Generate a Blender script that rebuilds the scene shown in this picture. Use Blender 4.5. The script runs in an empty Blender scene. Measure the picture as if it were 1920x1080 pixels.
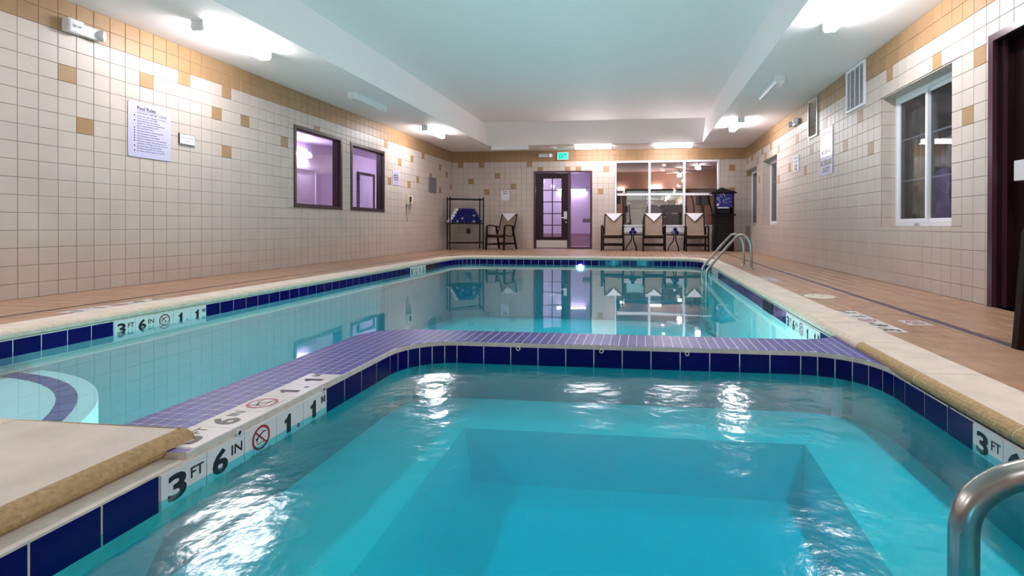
import bpy, math, random
from mathutils import Matrix, Vector
random.seed(7)
S = bpy.context.scene
COL = S.collection
R = math.radians
PI = math.pi

# ------------------------------------------------------------------ camera
T = .1524                       # 6 inch wall tile
H = .635                        # eye height over the deck
FPX, CX, CY, YAW, PIT, ROL = 951.4953, 1090.4917, 427.0596, .1149, .0037, .0019
cam = bpy.data.objects.new('camera', bpy.data.cameras.new('camera'))
COL.objects.link(cam)
cy_, sy_, cp_, sp_, cr_, sr_ = math.cos(YAW), math.sin(YAW), math.cos(PIT), math.sin(PIT), math.cos(ROL), math.sin(ROL)
xr = Vector((cy_, sy_, 0)); fw = Vector((-sy_*cp_, cy_*cp_, -sp_)); upv = Vector((-sy_*sp_, cy_*sp_, cp_))
rt = xr*cr_ + upv*sr_; up = upv*cr_ - xr*sr_
m = Matrix((rt, up, -fw)).transposed().to_4x4(); m.translation = (0, 0, H)
cam.matrix_world = m
cam.data.sensor_fit = 'HORIZONTAL'; cam.data.sensor_width = 36
cam.data.lens = FPX/1920*36
cam.data.shift_x = -(CX-960)/1920
cam.data.shift_y = (CY-540)/1920
cam.data.clip_start = .02
S.camera = cam

# ------------------------------------------------------------------ world and exposure
w = bpy.data.worlds.new('night'); S.world = w; w.use_nodes = True
bg = w.node_tree.nodes['Background']; bg.inputs[0].default_value = (.02, .025, .05, 1); bg.inputs[1].default_value = .6
S.view_settings.view_transform = 'Standard'; S.view_settings.look = 'None'
S.view_settings.gamma = 1; S.view_settings.use_curve_mapping = False
S.view_settings.exposure = 0.45
LAMP = 48.0                     # fluorescent lens radiance
HALL_LAMP = 40.0
GYM_LAMP = 90.0
POOL_LAMP = 250.0
S.cycles.use_denoising = True
S.cycles.max_bounces = 12; S.cycles.diffuse_bounces = 7; S.cycles.glossy_bounces = 6
S.cycles.transparent_max_bounces = 16; S.cycles.transmission_bounces = 8
S.cycles.sample_clamp_indirect = 8
S.cycles.caustics_reflective = False; S.cycles.caustics_refractive = False

# ------------------------------------------------------------------ room numbers (metres)
DL, DR, YB, ZC = 5.289, 2.7736, 13.857, 2.716
YF = -2.6                       # wall behind the camera
Z0 = 15.85*T                    # lower edge of the tan band
YL0, YR0, XB0 = 24.64*T, 31.1575*T, -33.5886*T
WZ = -.13                       # water level
TT, TB = -.058, -.158           # waterline tile band

# ------------------------------------------------------------------ materials
def nodes(mt):
    return mt.node_tree.nodes, mt.node_tree.links
def mat(name, col, rough=.5, metal=0., var=0., scale=8., bump=0., bscale=60., spec=.5, coat=0., col2=None, detail=3.):
    mt = bpy.data.materials.new(name); mt.use_nodes = True
    n, l = nodes(mt); b = n['Principled BSDF']
    b.inputs['Base Color'].default_value = (*col, 1)
    b.inputs['Roughness'].default_value = rough; b.inputs['Metallic'].default_value = metal
    b.inputs['Specular IOR Level'].default_value = spec
    b.inputs['Coat Weight'].default_value = coat; b.inputs['Coat Roughness'].default_value = .08
    if var or col2 or bump:
        g = n.new('ShaderNodeNewGeometry')
    if var or col2:
        t = n.new('ShaderNodeTexNoise'); t.inputs['Scale'].default_value = scale; t.inputs['Detail'].default_value = detail
        l.new(g.outputs['Position'], t.inputs['Vector'])
        r = n.new('ShaderNodeValToRGB')
        r.color_ramp.elements[0].position = .3; r.color_ramp.elements[1].position = .7
        a = [max(0, c*(1-var)) for c in col]; c2 = col2 or [min(1, c*(1+var)) for c in col]
        r.color_ramp.elements[0].color = (*a, 1); r.color_ramp.elements[1].color = (*c2, 1)
        l.new(t.outputs['Fac'], r.inputs[0]); l.new(r.outputs[0], b.inputs['Base Color'])
    if bump:
        t2 = n.new('ShaderNodeTexNoise'); t2.inputs['Scale'].default_value = bscale; t2.inputs['Detail'].default_value = 4
        l.new(g.outputs['Position'], t2.inputs['Vector'])
        bp = n.new('ShaderNodeBump'); bp.inputs['Strength'].default_value = bump; bp.inputs['Distance'].default_value = .004
        l.new(t2.outputs['Fac'], bp.inputs['Height']); l.new(bp.outputs[0], b.inputs['Normal'])
    return mt
def emis(name, col, strength):
    mt = bpy.data.materials.new(name); mt.use_nodes = True
    n, l = nodes(mt); b = n['Principled BSDF']
    b.inputs['Base Color'].default_value = (*[min(1, c) for c in col], 1)
    b.inputs['Emission Color'].default_value = (*col, 1); b.inputs['Emission Strength'].default_value = strength
    return mt
def glassy(name, tint, ior=1.45, rough=0., bump=0., bscale=3., bdist=.02, stretch=(1, 1, 1), bump2=0., bscale2=20., absorb=None):
    """flat pane / water surface: straight transmission with a tint, Fresnel reflection"""
    mt = bpy.data.materials.new(name); mt.use_nodes = True
    n, l = nodes(mt); n.remove(n['Principled BSDF'])
    out = n['Material Output']
    tr = n.new('ShaderNodeBsdfTransparent'); tr.inputs[0].default_value = (*tint, 1)
    gl = n.new('ShaderNodeBsdfGlossy'); gl.inputs['Roughness'].default_value = rough; gl.inputs[0].default_value = (1, 1, 1, 1)
    # Schlick reflectance, the same from both sides of the sheet
    ge = n.new('ShaderNodeNewGeometry'); dt = n.new('ShaderNodeVectorMath'); dt.operation = 'DOT_PRODUCT'
    l.new(ge.outputs['Incoming'], dt.inputs[0]); l.new(ge.outputs['True Normal'], dt.inputs[1])
    def mth(op, a, b=None):
        q = n.new('ShaderNodeMath'); q.operation = op
        for i_, v in enumerate((a, b)):
            if v is None: continue
            if isinstance(v, (int, float)): q.inputs[i_].default_value = v
            else: l.new(v, q.inputs[i_])
        return q.outputs[0]
    f0 = ((ior-1)/(ior+1))**2
    pw = mth('POWER', mth('SUBTRACT', 1., mth('ABSOLUTE', dt.outputs['Value'])), 5.)
    fac = mth('ADD', mth('MULTIPLY', pw, 1-f0), f0)
    mx = n.new('ShaderNodeMixShader')
    l.new(fac, mx.inputs[0]); l.new(tr.outputs[0], mx.inputs[1]); l.new(gl.outputs[0], mx.inputs[2])
    l.new(mx.outputs[0], out.inputs[0])
    if absorb:                                    # absorption per metre for r, g, b
        va = n.new('ShaderNodeVolumeAbsorption'); d_ = max(absorb); va.inputs['Density'].default_value = d_
        va.inputs['Color'].default_value = (*[1-a/d_ for a in absorb], 1); l.new(va.outputs[0], out.inputs['Volume'])
    if bump:
        g = n.new('ShaderNodeNewGeometry'); mp = n.new('ShaderNodeMapping'); mp.inputs['Scale'].default_value = stretch
        l.new(g.outputs['Position'], mp.inputs[0])
        t = n.new('ShaderNodeTexNoise'); t.inputs['Scale'].default_value = bscale; t.inputs['Detail'].default_value = 2
        l.new(mp.outputs[0], t.inputs['Vector'])
        bp = n.new('ShaderNodeBump'); bp.inputs['Strength'].default_value = bump; bp.inputs['Distance'].default_value = bdist
        l.new(t.outputs['Fac'], bp.inputs['Height'])
        nrm = bp.outputs[0]
        if bump2:
            t2 = n.new('ShaderNodeTexNoise'); t2.inputs['Scale'].default_value = bscale2; t2.inputs['Detail'].default_value = 3
            l.new(mp.outputs[0], t2.inputs['Vector'])
            b2 = n.new('ShaderNodeBump'); b2.inputs['Strength'].default_value = bump2; b2.inputs['Distance'].default_value = .004
            l.new(t2.outputs['Fac'], b2.inputs['Height']); l.new(nrm, b2.inputs['Normal']); nrm = b2.outputs[0]
        l.new(nrm, gl.inputs['Normal'])
    return mt

M = {}
M['cream'] = mat('cream wall tile', (.53, .452, .405), .38, var=.05, scale=3, spec=.28)
M['tan'] = mat('tan wall tile', (.335, .205, .105), .4, var=.08, scale=5, spec=.28)
M['grout'] = mat('wall grout', (.27, .215, .175), .85)
M['deck'] = mat('terracotta deck tile', (.34, .20, .125), .38, var=.10, scale=5, col2=(.42, .265, .17), bump=.15, bscale=40)
M['deckgrout'] = mat('deck grout', (.11, .06, .04), .8)
M['coping'] = mat('worn pale coping', (.66, .575, .49), .7, var=.10, scale=7, bump=.4, bscale=120, detail=6)
M['nose'] = mat('tan pitted coping nose', (.42, .29, .14), .75, var=.22, scale=70, bump=.9, bscale=160, detail=5)
M['nosepale'] = mat('pale coping nose', (.62, .53, .42), .6, var=.14, scale=30, bump=.5, bscale=140, detail=5)
M['joint'] = mat('coping joint mortar', (.68, .60, .47), .8)
M['plaster'] = mat('white pool plaster', (.84, .86, .84), .6, var=.04, scale=1.5)
M['strip'] = mat('pale bond beam mortar', (.60, .56, .49), .75, var=.12, scale=25, bump=.4, bscale=90)
M['navy'] = mat('navy waterline tile', (.004, .002, .085), .12, var=.25, scale=4, spec=.18)
M['mosaic'] = mat('violet blue mosaic tile', (.031, .034, .25), .36, var=.2, scale=9, bump=.5, bscale=45, spec=.55)
M['whitegrout'] = mat('white mosaic grout', (.78, .76, .80), .7)
M['marker'] = mat('white marker tile', (.72, .70, .69), .25)
M['black'] = mat('black print', (.006, .006, .008), .4)
M['ink'] = mat('dark grey print', (.05, .045, .06), .5)
M['redprint'] = mat('red print', (.33, .01, .02), .4)
M['ceil'] = mat('white ceiling paint', (.93, .862, .868), .75, bump=.05, bscale=200)
M['white'] = mat('white paint', (.80, .80, .82), .4)
M['vinyl'] = mat('white vinyl frame', (.78, .77, .82), .35)
M['whiteplastic'] = mat('white plastic', (.60, .585, .60), .4)
M['brown'] = mat('dark brown paint', (.045, .018, .02), .35)
M['maroon'] = mat('dark maroon steel', (.020, .006, .008), .35, spec=.3)
M['maroonframe'] = mat('maroon frame paint', (.06, .022, .036), .25)
M['dark'] = mat('black brown powder coat', (.016, .008, .007), .5, spec=.15)
M['sling'] = mat('beige woven sling', (.27, .20, .15), .85, var=.35, scale=90, bump=.6, bscale=220)
M['towelwhite'] = mat('white terry cloth', (.82, .80, .84), .95, bump=.5, bscale=250)
M['towelblue'] = mat('royal blue terry cloth', (.010, .010, .16), .95, var=.35, scale=60, bump=.5, bscale=250)
M['steel'] = mat('brushed stainless steel', (.42, .405, .38), .27, metal=1., var=.08, scale=20)
M['chrome'] = mat('satin metal', (.70, .68, .66), .3, metal=1.)
M['lavsign'] = mat('lavender grey sign', (.52, .49, .68), .35)
M['greysign'] = mat('dim grey sign', (.19, .165, .19), .4)
M['silversign'] = mat('brushed silver sign', (.58, .55, .66), .3, metal=.4)
M['paper'] = mat('paper', (.74, .72, .80), .7)
M['cabinet'] = mat('black brown cabinet wood', (.011, .007, .007), .55, var=.2, scale=8, spec=.15)
M['void'] = mat('dark opening', (.003, .003, .004), .8)
M['poster'] = mat('royal blue poster', (.004, .006, .22), .3, var=.2, scale=25)
M['drain'] = mat('mauve grey drain channel', (.16, .115, .15), .5)
M['slot'] = mat('drain slot', (.05, .035, .05), .7)
M['lav'] = mat('lavender hall wall', (.72, .64, .80), .5)
M['lavdoor'] = mat('white hall door', (.60, .56, .70), .4)
M['mauve'] = mat('mauve hall floor', (.40, .25, .30), .5)
M['gymwall'] = mat('salmon gym wall', (.42, .225, .165), .6, var=.1, scale=2)
M['gymceil'] = mat('rose beige gym ceiling', (.55, .37, .34), .7)
M['mirror'] = mat('pale green mirror', (.90, .95, .90), .02, metal=1.)
M['gymblack'] = mat('black rubber', (.012, .010, .012), .45)
M['gymgrey'] = mat('grey padding', (.10, .085, .09), .6)
M['lens_on'] = emis('lit fluorescent lens', (1., .955, .975), LAMP)
M['lens_hall'] = emis('lit hall lens', (.86, .75, 1.), HALL_LAMP)
M['lens_off'] = mat('clear ribbed lens unlit', (.72, .74, .76), .2)
M['spot'] = emis('warm spot lamp', (1., .62, .42), GYM_LAMP)
M['gymtube'] = emis('gym tube lamp', (1., .92, .88), 80.)
M['lens_pool'] = emis('underwater lamp lens', (1., .86, .80), POOL_LAMP)
M['exitgreen'] = emis('green exit face', (.03, .72, .42), 1.0)
M['exitdark'] = mat('exit letters', (.005, .12, .08), .5)
M['lampface'] = mat('clear lamp glass', (.80, .78, .84), .08, spec=.8)
M['pane'] = glassy('window pane', (.98, .98, .985), 1.4)
M['nightpane'] = glassy('dark window pane', (.62, .64, .68), 1.55)
M['curtain'] = mat('sheer grey curtain', (.42, .41, .44), .9, var=.5, scale=6)
M['nightwall'] = mat('night outside', (.01, .011, .016), .9)
M['water'] = glassy('main pool water', (.72, .95, 1.), 1.33, rough=.02, absorb=(.42, .03, .006), bump=.06, bscale=1.3, bdist=.03)
M['spawater'] = glassy('spa water', (.28, .86, .90), 1.33, rough=.13, absorb=(2.6, .30, .12), bump=.42, bscale=3.6, bdist=.025, stretch=(1, 1, 1), bump2=.4, bscale2=24)
M['beige'] = mat('ivory plastic', (.62, .56, .42), .4)
M['lid'] = mat('ivory skimmer lid', (.66, .60, .49), .55)

# ------------------------------------------------------------------ mesh helpers
class MB:
    def __init__(s): s.v = []; s.f = []; s.mi = []; s.sm = []
    def add(s, vs, fs, mi=0, sm=False):
        o = len(s.v); s.v += [tuple(v) for v in vs]
        for f in fs: s.f.append(tuple(i+o for i in f)); s.mi.append(mi); s.sm.append(sm)
        return s
    def box(s, a, b, mi=0, M4=None):
        (x0, y0, z0), (x1, y1, z1) = a, b
        x0, x1 = min(x0, x1), max(x0, x1); y0, y1 = min(y0, y1), max(y0, y1); z0, z1 = min(z0, z1), max(z0, z1)
        vs = [(x, y, z) for z in (z0, z1) for y in (y0, y1) for x in (x0, x1)]
        if M4 is not None: vs = [M4 @ Vector(v) for v in vs]
        return s.add(vs, [(0, 2, 3, 1), (4, 5, 7, 6), (0, 1, 5, 4), (2, 6, 7, 3), (0, 4, 6, 2), (1, 3, 7, 5)], mi)
    def bar(s, p, q, w, h, mi=0, upd=(0, 0, 1)):
        """rectangular bar from p to q, w across, h along the up direction"""
        p, q = Vector(p), Vector(q); d = (q-p); L = d.length; d.normalize()
        u = Vector(upd); sx = d.cross(u)
        if sx.length < 1e-4: sx = d.cross(Vector((0, 1, 0)))
        sx.normalize(); u = sx.cross(d)
        m4 = Matrix((sx, d, u)).transposed().to_4x4(); m4.translation = p
        return s.box((-w/2, 0, -h/2), (w/2, L, h/2), mi, m4)
    def prism(s, poly, z0, z1, mi=0, mside=None, bottom=True):
        n = len(poly); vs = [(x, y, z0) for x, y in poly] + [(x, y, z1) for x, y in poly]
        s.add(vs, [tuple(range(n, 2*n))] + ([tuple(range(n-1, -1, -1))] if bottom else []), mi)
        return s.add(vs, [(i, (i+1) % n, n+(i+1) % n, n+i) for i in range(n)], mi if mside is None else mside)
    def tube(s, pts, r, seg=10, mi=0, caps=True, rs=None):
        pts = [Vector(p) for p in pts]; n = len(pts); vs = []; fs = []
        t0 = (pts[1]-pts[0]).normalized()
        ref = Vector((0, 0, 1)) if abs(t0.z) < .9 else Vector((1, 0, 0))
        nx = t0.cross(ref).normalized()
        for i, p in enumerate(pts):
            t = ((pts[min(i+1, n-1)]-p).normalized() + (p-pts[max(i-1, 0)]).normalized()).normalized()
            nx = (nx - t*nx.dot(t)).normalized(); ny = t.cross(nx)
            rr = rs[i] if rs else r
            for k in range(seg):
                a = 2*PI*k/seg; vs.append(p + nx*math.cos(a)*rr + ny*math.sin(a)*rr)
        for i in range(n-1):
            for k in range(seg):
                k2 = (k+1) % seg; fs.append((i*seg+k, i*seg+k2, (i+1)*seg+k2, (i+1)*seg+k))
        s.add(vs, fs, mi, True)
        if caps:
            s.add(vs[:seg], [tuple(range(seg-1, -1, -1))], mi); s.add(vs[-seg:], [tuple(range(seg))], mi)
        return s
    def lathe(s, prof, seg=16, mi=0, M4=None, sm=True):
        """profile [(r, z)] around local z"""
        vs = []; fs = []
        for r, z in prof:
            for k in range(seg):
                a = 2*PI*k/seg; v = Vector((r*math.cos(a), r*math.sin(a), z)); vs.append(M4 @ v if M4 is not None else v)
        for i in range(len(prof)-1):
            for k in range(seg):
                k2 = (k+1) % seg; fs.append((i*seg+k, i*seg+k2, (i+1)*seg+k2, (i+1)*seg+k))
        return s.add(vs, fs, mi, sm)
    def poly(s, vs, mi=0): return s.add(vs, [tuple(range(len(vs)))], mi)
    def mesh(s, name, mats):
        me = bpy.data.meshes.new(name); me.from_pydata(s.v, [], s.f)
        for mt in (mats if isinstance(mats, (list, tuple)) else [mats]): me.materials.append(M[mt] if isinstance(mt, str) else mt)
        me.polygons.foreach_set('material_index', s.mi); me.polygons.foreach_set('use_smooth', s.sm)
        me.update(); return me

W = {}                                                    # world matrices of parents, as set here
def thing(name, label, cat, loc=(0, 0, 0), rz=0., group=None, kind=None):
    o = bpy.data.objects.new(name, None); COL.objects.link(o)
    o.empty_display_size = .1
    m4 = Matrix.Translation(loc) @ Matrix.Rotation(rz, 4, 'Z'); o.matrix_basis = m4; W[o.name] = m4
    tag(o, label, cat, group, kind); return o
def tag(o, label=None, cat=None, group=None, kind=None):
    if label: o['label'] = label
    if cat: o['category'] = cat
    if group: o['group'] = group
    if kind: o['kind'] = kind
    return o
def link(name, me, parent=None, mw=None, local=False, **kw):
    o = bpy.data.objects.new(name, me); COL.objects.link(o)
    m4 = mw if mw is not None else Matrix.Identity(4)
    if parent is not None:
        o.parent = parent
        if not local: m4 = W[parent.name].inverted() @ m4
        W[o.name] = W[parent.name] @ m4
    else: W[o.name] = m4
    o.matrix_basis = m4
    tag(o, **kw); return o
def part(name, mb, mats, parent=None, **kw):
    return link(name, mb.mesh(name, mats), parent, **kw)
def frame(o, rgt, u):
    """matrix of a panel: local x = rgt, y = up, z = outward normal"""
    rgt, u = Vector(rgt).normalized(), Vector(u).normalized(); n = rgt.cross(u)
    m4 = Matrix((rgt, u, n)).transposed().to_4x4(); m4.translation = o; return m4
def copy_tree(o, loc, rz, label=None):
    r = o.copy(); COL.objects.link(r)
    m4 = Matrix.Translation(loc) @ Matrix.Rotation(rz, 4, 'Z'); r.matrix_basis = m4; W[r.name] = m4
    if label: r['label'] = label
    def rec(src, dst):
        for c in list(src.children):
            d = c.copy(); COL.objects.link(d); d.parent = dst; d.matrix_basis = c.matrix_basis; rec(c, d)
    rec(o, r); return r

# lettering: flat print, made from curves and turned into mesh
_txt = {}
def text_mesh(t, bold=0., spacing=1.):
    k = (t, bold, spacing)
    if k not in _txt:
        c = bpy.data.curves.new('lettering', 'FONT'); c.body = t; c.size = 1; c.offset = bold; c.space_character = spacing
        c.resolution_u = 3; c.fill_mode = 'FRONT'
        ob = bpy.data.objects.new('tmp', c); COL.objects.link(ob)
        dg = bpy.context.evaluated_depsgraph_get()
        me = bpy.data.meshes.new_from_object(ob.evaluated_get(dg)); bpy.data.objects.remove(ob)
        vs = [tuple(v.co) for v in me.vertices]; fs = [tuple(p.vertices) for p in me.polygons]
        bpy.data.meshes.remove(me)
        xs = [v[0] for v in vs] or [0]; ys = [v[1] for v in vs] or [0]
        _txt[k] = (vs, fs, min(xs), max(xs), min(ys), max(ys))
    return _txt[k]
def put_text(mb, t, x, y, h, w=None, align='l', bold=0., mi=0, z=.0006, cap=.69):
    """cap height h at baseline (x, y) in panel coordinates; w squeezes to a width"""
    vs, fs, x0, x1, y0, y1 = text_mesh(t, bold)
    sy = h/cap; sx = sy if w is None else w/(x1-x0)
    ww = (x1-x0)*sx
    ox = x - (0 if align == 'l' else ww/2 if align == 'c' else ww)
    mb.add([(ox+(v[0]-x0)*sx, y+v[1]*sy, z) for v in vs], fs, mi)
def put_one(mb, x, y, h, w, mi=0, z=.0006):
    """a heavy figure 1 with a flag, centred on x"""
    p = [(.30, 0), (.82, 0), (.82, 1), (.50, 1), (.42, .88), (.26, .80), (.06, .77), (.06, .58), (.30, .60)]
    mb.poly([(x+(a-.5)*w, y+b*h, z) for a, b in p], mi)
def put_m(mb, x, y, h, w, mi=0, z=.0006):
    p = [(0, 0), (.22, 0), (.22, .62), (.42, .12), (.58, .12), (.78, .62), (.78, 0), (1, 0), (1, 1), (.76, 1), (.5, .42), (.24, 1), (0, 1)]
    mb.poly([(x+(a-.5)*w, y+b*h, z) for a, b in p], mi)
def no_diving(mb, x, y, r, z=.0006, red=1, blk=0):
    n = 28
    vs = []
    for k in range(n):
        a = 2*PI*k/n
        vs += [(x+r*math.cos(a), y+r*math.sin(a), z), (x+r*.80*math.cos(a), y+r*.80*math.sin(a), z)]
    mb.add(vs, [(2*k, 2*((k+1) % n), 2*((k+1) % n)+1, 2*k+1) for k in range(n)], red)
    def stroke(p, q, w, zz, mi):
        p, q = Vector(p), Vector(q); d = (q-p).normalized(); s_ = Vector((-d.y, d.x))*w/2
        mb.poly([(*(p+s_), zz), (*(p-s_), zz), (*(q-s_), zz), (*(q+s_), zz)][::-1], mi)
    c = Vector((x, y))
    def P(a, b): return c + Vector((a, b))*r
    stroke(P(-.38, .10), P(.22, .42), r*.14, z, blk)       # diver: body, legs, arms
    stroke(P(.18, .42), P(.55, .38), r*.10, z, blk)
    stroke(P(-.34, .12), P(-.50, -.30), r*.09, z, blk)
    stroke(P(-.5, -.42), P(.5, -.42), r*.07, z, blk)
    hx = P(-.50, .02)
    mb.poly([(hx.x+r*.11*math.cos(a*PI/4), hx.y+r*.11*math.sin(a*PI/4), z) for a in range(8)], blk)
    stroke(P(-.60, .60), P(.60, -.60), r*.13, z+.0003, red)

# unit tile, 1 x 1 in local xy, front at z=0, chamfered; scaled per instance
def tile_mesh(name, mt, w, h, ch=.0025, th=.006, sides=True):
    mb = MB(); a, b = w/2, h/2
    vs = [(-a, -b, -ch), (a, -b, -ch), (a, b, -ch), (-a, b, -ch), (-a+ch, -b+ch, 0), (a-ch, -b+ch, 0), (a-ch, b-ch, 0), (-a+ch, b-ch, 0),
          (-a, -b, -th), (a, -b, -th), (a, b, -th), (-a, b, -th)]
    fs = [(4, 5, 6, 7), (0, 1, 5, 4), (1, 2, 6, 5), (2, 3, 7, 6), (3, 0, 4, 7)]
    if sides: fs += [(8, 9, 1, 0), (9, 10, 2, 1), (10, 11, 3, 2), (11, 8, 0, 3)]
    mb.add(vs, fs); return mb.mesh(name, mt)

def in_view(p):
    v = Vector(p) - Vector((0, 0, H)); d = v.dot(fw)
    if d < .2: return False
    x = CX + FPX*v.dot(rt)/d; y = CY - FPX*v.dot(up)/d
    return -20 < x < 1940 and -20 < y < 1100

def lay_tiles(parent, part_name, stuff_name, cells, fr, gap, mats, th=.006, limit=300, full=None):
    """cells: (x0, y0, x1, y1, key) in panel coordinates of matrix fr. The largest in view become parts, the rest one stuff part."""
    fw_, fh_ = full
    shared = {k: tile_mesh(part_name, mt, fw_-gap, fh_-gap, th=th) for k, mt in mats.items()}
    order = []
    for c in cells:
        x0, y0, x1, y1, k = c
        p = fr @ Vector(((x0+x1)/2, (y0+y1)/2, 0)); d = (p - Vector((0, 0, H))).length
        area = (x1-x0)*(y1-y0); n = fr.to_3x3() @ Vector((0, 0, 1))
        show = area*abs((p-Vector((0, 0, H))).dot(n))/d**3
        order.append((-(show if in_view(p) else show*1e-6), c))
    order.sort(key=lambda q: q[0])
    for _, (x0, y0, x1, y1, k) in order[:limit]:
        if x1-x0 < gap*2 or y1-y0 < gap*2: continue
        m4 = fr @ Matrix.Translation(((x0+x1)/2, (y0+y1)/2, th))
        if abs(x1-x0-fw_) > 1e-4 or abs(y1-y0-fh_) > 1e-4:
            m4 = m4 @ Matrix.Diagonal(((x1-x0-gap)/(fw_-gap), (y1-y0-gap)/(fh_-gap), 1, 1))
        link(part_name, shared[k], parent, m4)
    keys = list(mats); mb = MB(); ch = .0025
    for _, (x0, y0, x1, y1, k) in order[limit:]:
        if x1-x0 < gap*2 or y1-y0 < gap*2: continue
        a0, b0, a1, b1 = x0+gap/2, y0+gap/2, x1-gap/2, y1-gap/2
        mb.add([fr @ Vector(v) for v in ((a0, b0, th-ch), (a1, b0, th-ch), (a1, b1, th-ch), (a0, b1, th-ch), (a0+ch, b0+ch, th), (a1-ch, b0+ch, th), (a1-ch, b1-ch, th), (a0+ch, b1-ch, th),
                (a0, b0, 0), (a1, b0, 0), (a1, b1, 0), (a0, b1, 0))],
               [(4, 5, 6, 7), (0, 1, 5, 4), (1, 2, 6, 5), (2, 3, 7, 6), (3, 0, 4, 7), (8, 9, 1, 0), (9, 10, 2, 1), (10, 11, 3, 2), (11, 8, 0, 3)], keys.index(k))
    if mb.f: part(stuff_name, mb, [mats[k] for k in keys], parent, kind='stuff')

def rect_minus(r, holes):
    out = [r]
    for h in holes:
        nxt = []
        for (x0, y0, x1, y1) in out:
            hx0, hy0, hx1, hy1 = max(x0, h[0]), max(y0, h[1]), min(x1, h[2]), min(y1, h[3])
            if hx0 >= hx1-1e-6 or hy0 >= hy1-1e-6: nxt.append((x0, y0, x1, y1)); continue
            if hy0 > y0+1e-6: nxt.append((x0, y0, x1, hy0))
            if hy1 < y1-1e-6: nxt.append((x0, hy1, x1, y1))
            if hx0 > x0+1e-6: nxt.append((x0, hy0, hx0, hy1))
            if hx1 < x1-1e-6: nxt.append((hx1, hy0, x1, hy1))
        out = nxt
    return out

def tiled_wall(name, fr, width, u_of, n_u, height, holes, accents, thick, row_top=Z0):
    """fr: panel frame with origin at wall start on the floor; u_of(i): left edge of tile column i; accents: set of (col, row below band)"""
    mb = MB()
    for (x0, y0, x1, y1) in rect_minus((0, 0, width, height), holes):
        mb.box((x0, y0, -thick), (x1, y1, 0), 0, fr)
    o = part(name, mb, 'grout'); tag(o, kind='structure')
    cells = []
    rows = [(2, ), ]
    for i in n_u:
        a, b = u_of(i); a, b = min(a, b), max(a, b)
        a, b = max(a, 0), min(b, width)
        if b-a < .01: continue
        for r in range(-3, 17):
            y1 = row_top - r*T; y0 = y1 - T
            y0, y1 = max(y0, 0), min(y1, height)
            if y1-y0 < .012: continue
            k = 'tan' if (r < 0 or (i, r) in accents) else 'cream'
            for q in rect_minus((a, y0, b, y1), holes): cells.append((*q, k))
    lay_tiles(o, 'wall_tile', 'wall_tiles', cells, fr, .0034, {'cream': 'cream', 'tan': 'tan'}, full=(T, T))
    return o

# ------------------------------------------------------------------ walls
A_L = {(2, 2), (3, 5), (7, 1), (10, 0), (13, 2), (14, 0), (16, 2), (14, 5), (21, 3), (26, 1), (41, 0), (45, 2), (49, 1), (53, 0), (42, 5), (48, 5), (51, 4), (56, 3), (60, 1), (63, 2), (60, 5), (65, 4), (66, 0), (-3, 1), (-6, 4), (-9, 2)}
A_B = {(0, 0), (4, 0), (2, 3), (7, 2), (5, 5), (10, 4), (13, 0), (15, 1), (20, 1), (22, 1), (27, 1), (26, 5), (49, 1), (49, 5)}
A_R = {(58, 0), (52, 1), (48, 2), (49, 5), (63, 2), (61, 5), (66, 4), (75, 3), (71, 1), (80, 1), (83, 4), (77, 5), (88, 1), (108, 0), (104, 0), (97, 0), (100, 1), (95, 1), (99, 4), (88, 5), (92, 0), (44, 4), (38, 1)}
# left wall, seen from inside: x runs along +Y, normal +X  ->  right = -Y would face +X? use rgt=+Y, up=Z gives normal +X
fL = frame((-DL, YF, 0), (0, 1, 0), (0, 0, 1))
WIN1 = (7.235, .912, 8.497, 2.188); WIN2 = (8.772, .915, 10.004, 2.168)
tiled_wall('wall_left', fL, YB-YF, lambda i: (YL0+i*T-YF, YL0+(i+1)*T-YF), range(-36, 68), ZC,
           [(a-YF, b, c-YF, d) for a, b, c, d in (WIN1, WIN2)], A_L, .14)
# back wall: normal -Y, rgt = +X, up=Z gives x cross z = -Y
fB = frame((-DL, YB, 0), (1, 0, 0), (0, 0, 1))
DOORX = (-2.937, -1.312, 2.150); BIG = (-.690, .465, 2.092, 2.400)
tiled_wall('wall_back', fB, DL+DR+.17, lambda i: (XB0+i*T+DL, XB0+(i+1)*T+DL), range(-2, 55), ZC,
           [(DOORX[0]+DL, -.01, DOORX[1]+DL, DOORX[2]), (BIG[0]+DL, BIG[1], BIG[2]+DL, BIG[3])], A_B | {(52, 2)}, .14)
# right wall: normal -X, rgt = -Y
fR = frame((DR, YB, 0), (0, -1, 0), (0, 0, 1))
WR3 = (4.897, .636, 6.240, 2.118); WR2 = (10.742, .662, 11.945, 2.118); WR1 = (12.558, .640, 13.857, 2.092)
DOOR2 = (3.38, -.01, 4.408, 2.155)
def rr(h): return (YB-h[2], h[1], YB-h[0], h[3])
tiled_wall('wall_right', fR, YB-YF, lambda i: (YB-(YR0+(i-50)*T), YB-(YR0+(i-50+1)*T)), range(0, 111), ZC,
           [rr(WR3), rr(WR2), rr(WR1), rr(DOOR2)], A_R, .14)
mb = MB().box((-DL-.2, YF-.14, 0), (DR+.2, YF, ZC)); part('wall_front', mb, 'cream', kind='structure')

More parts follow.
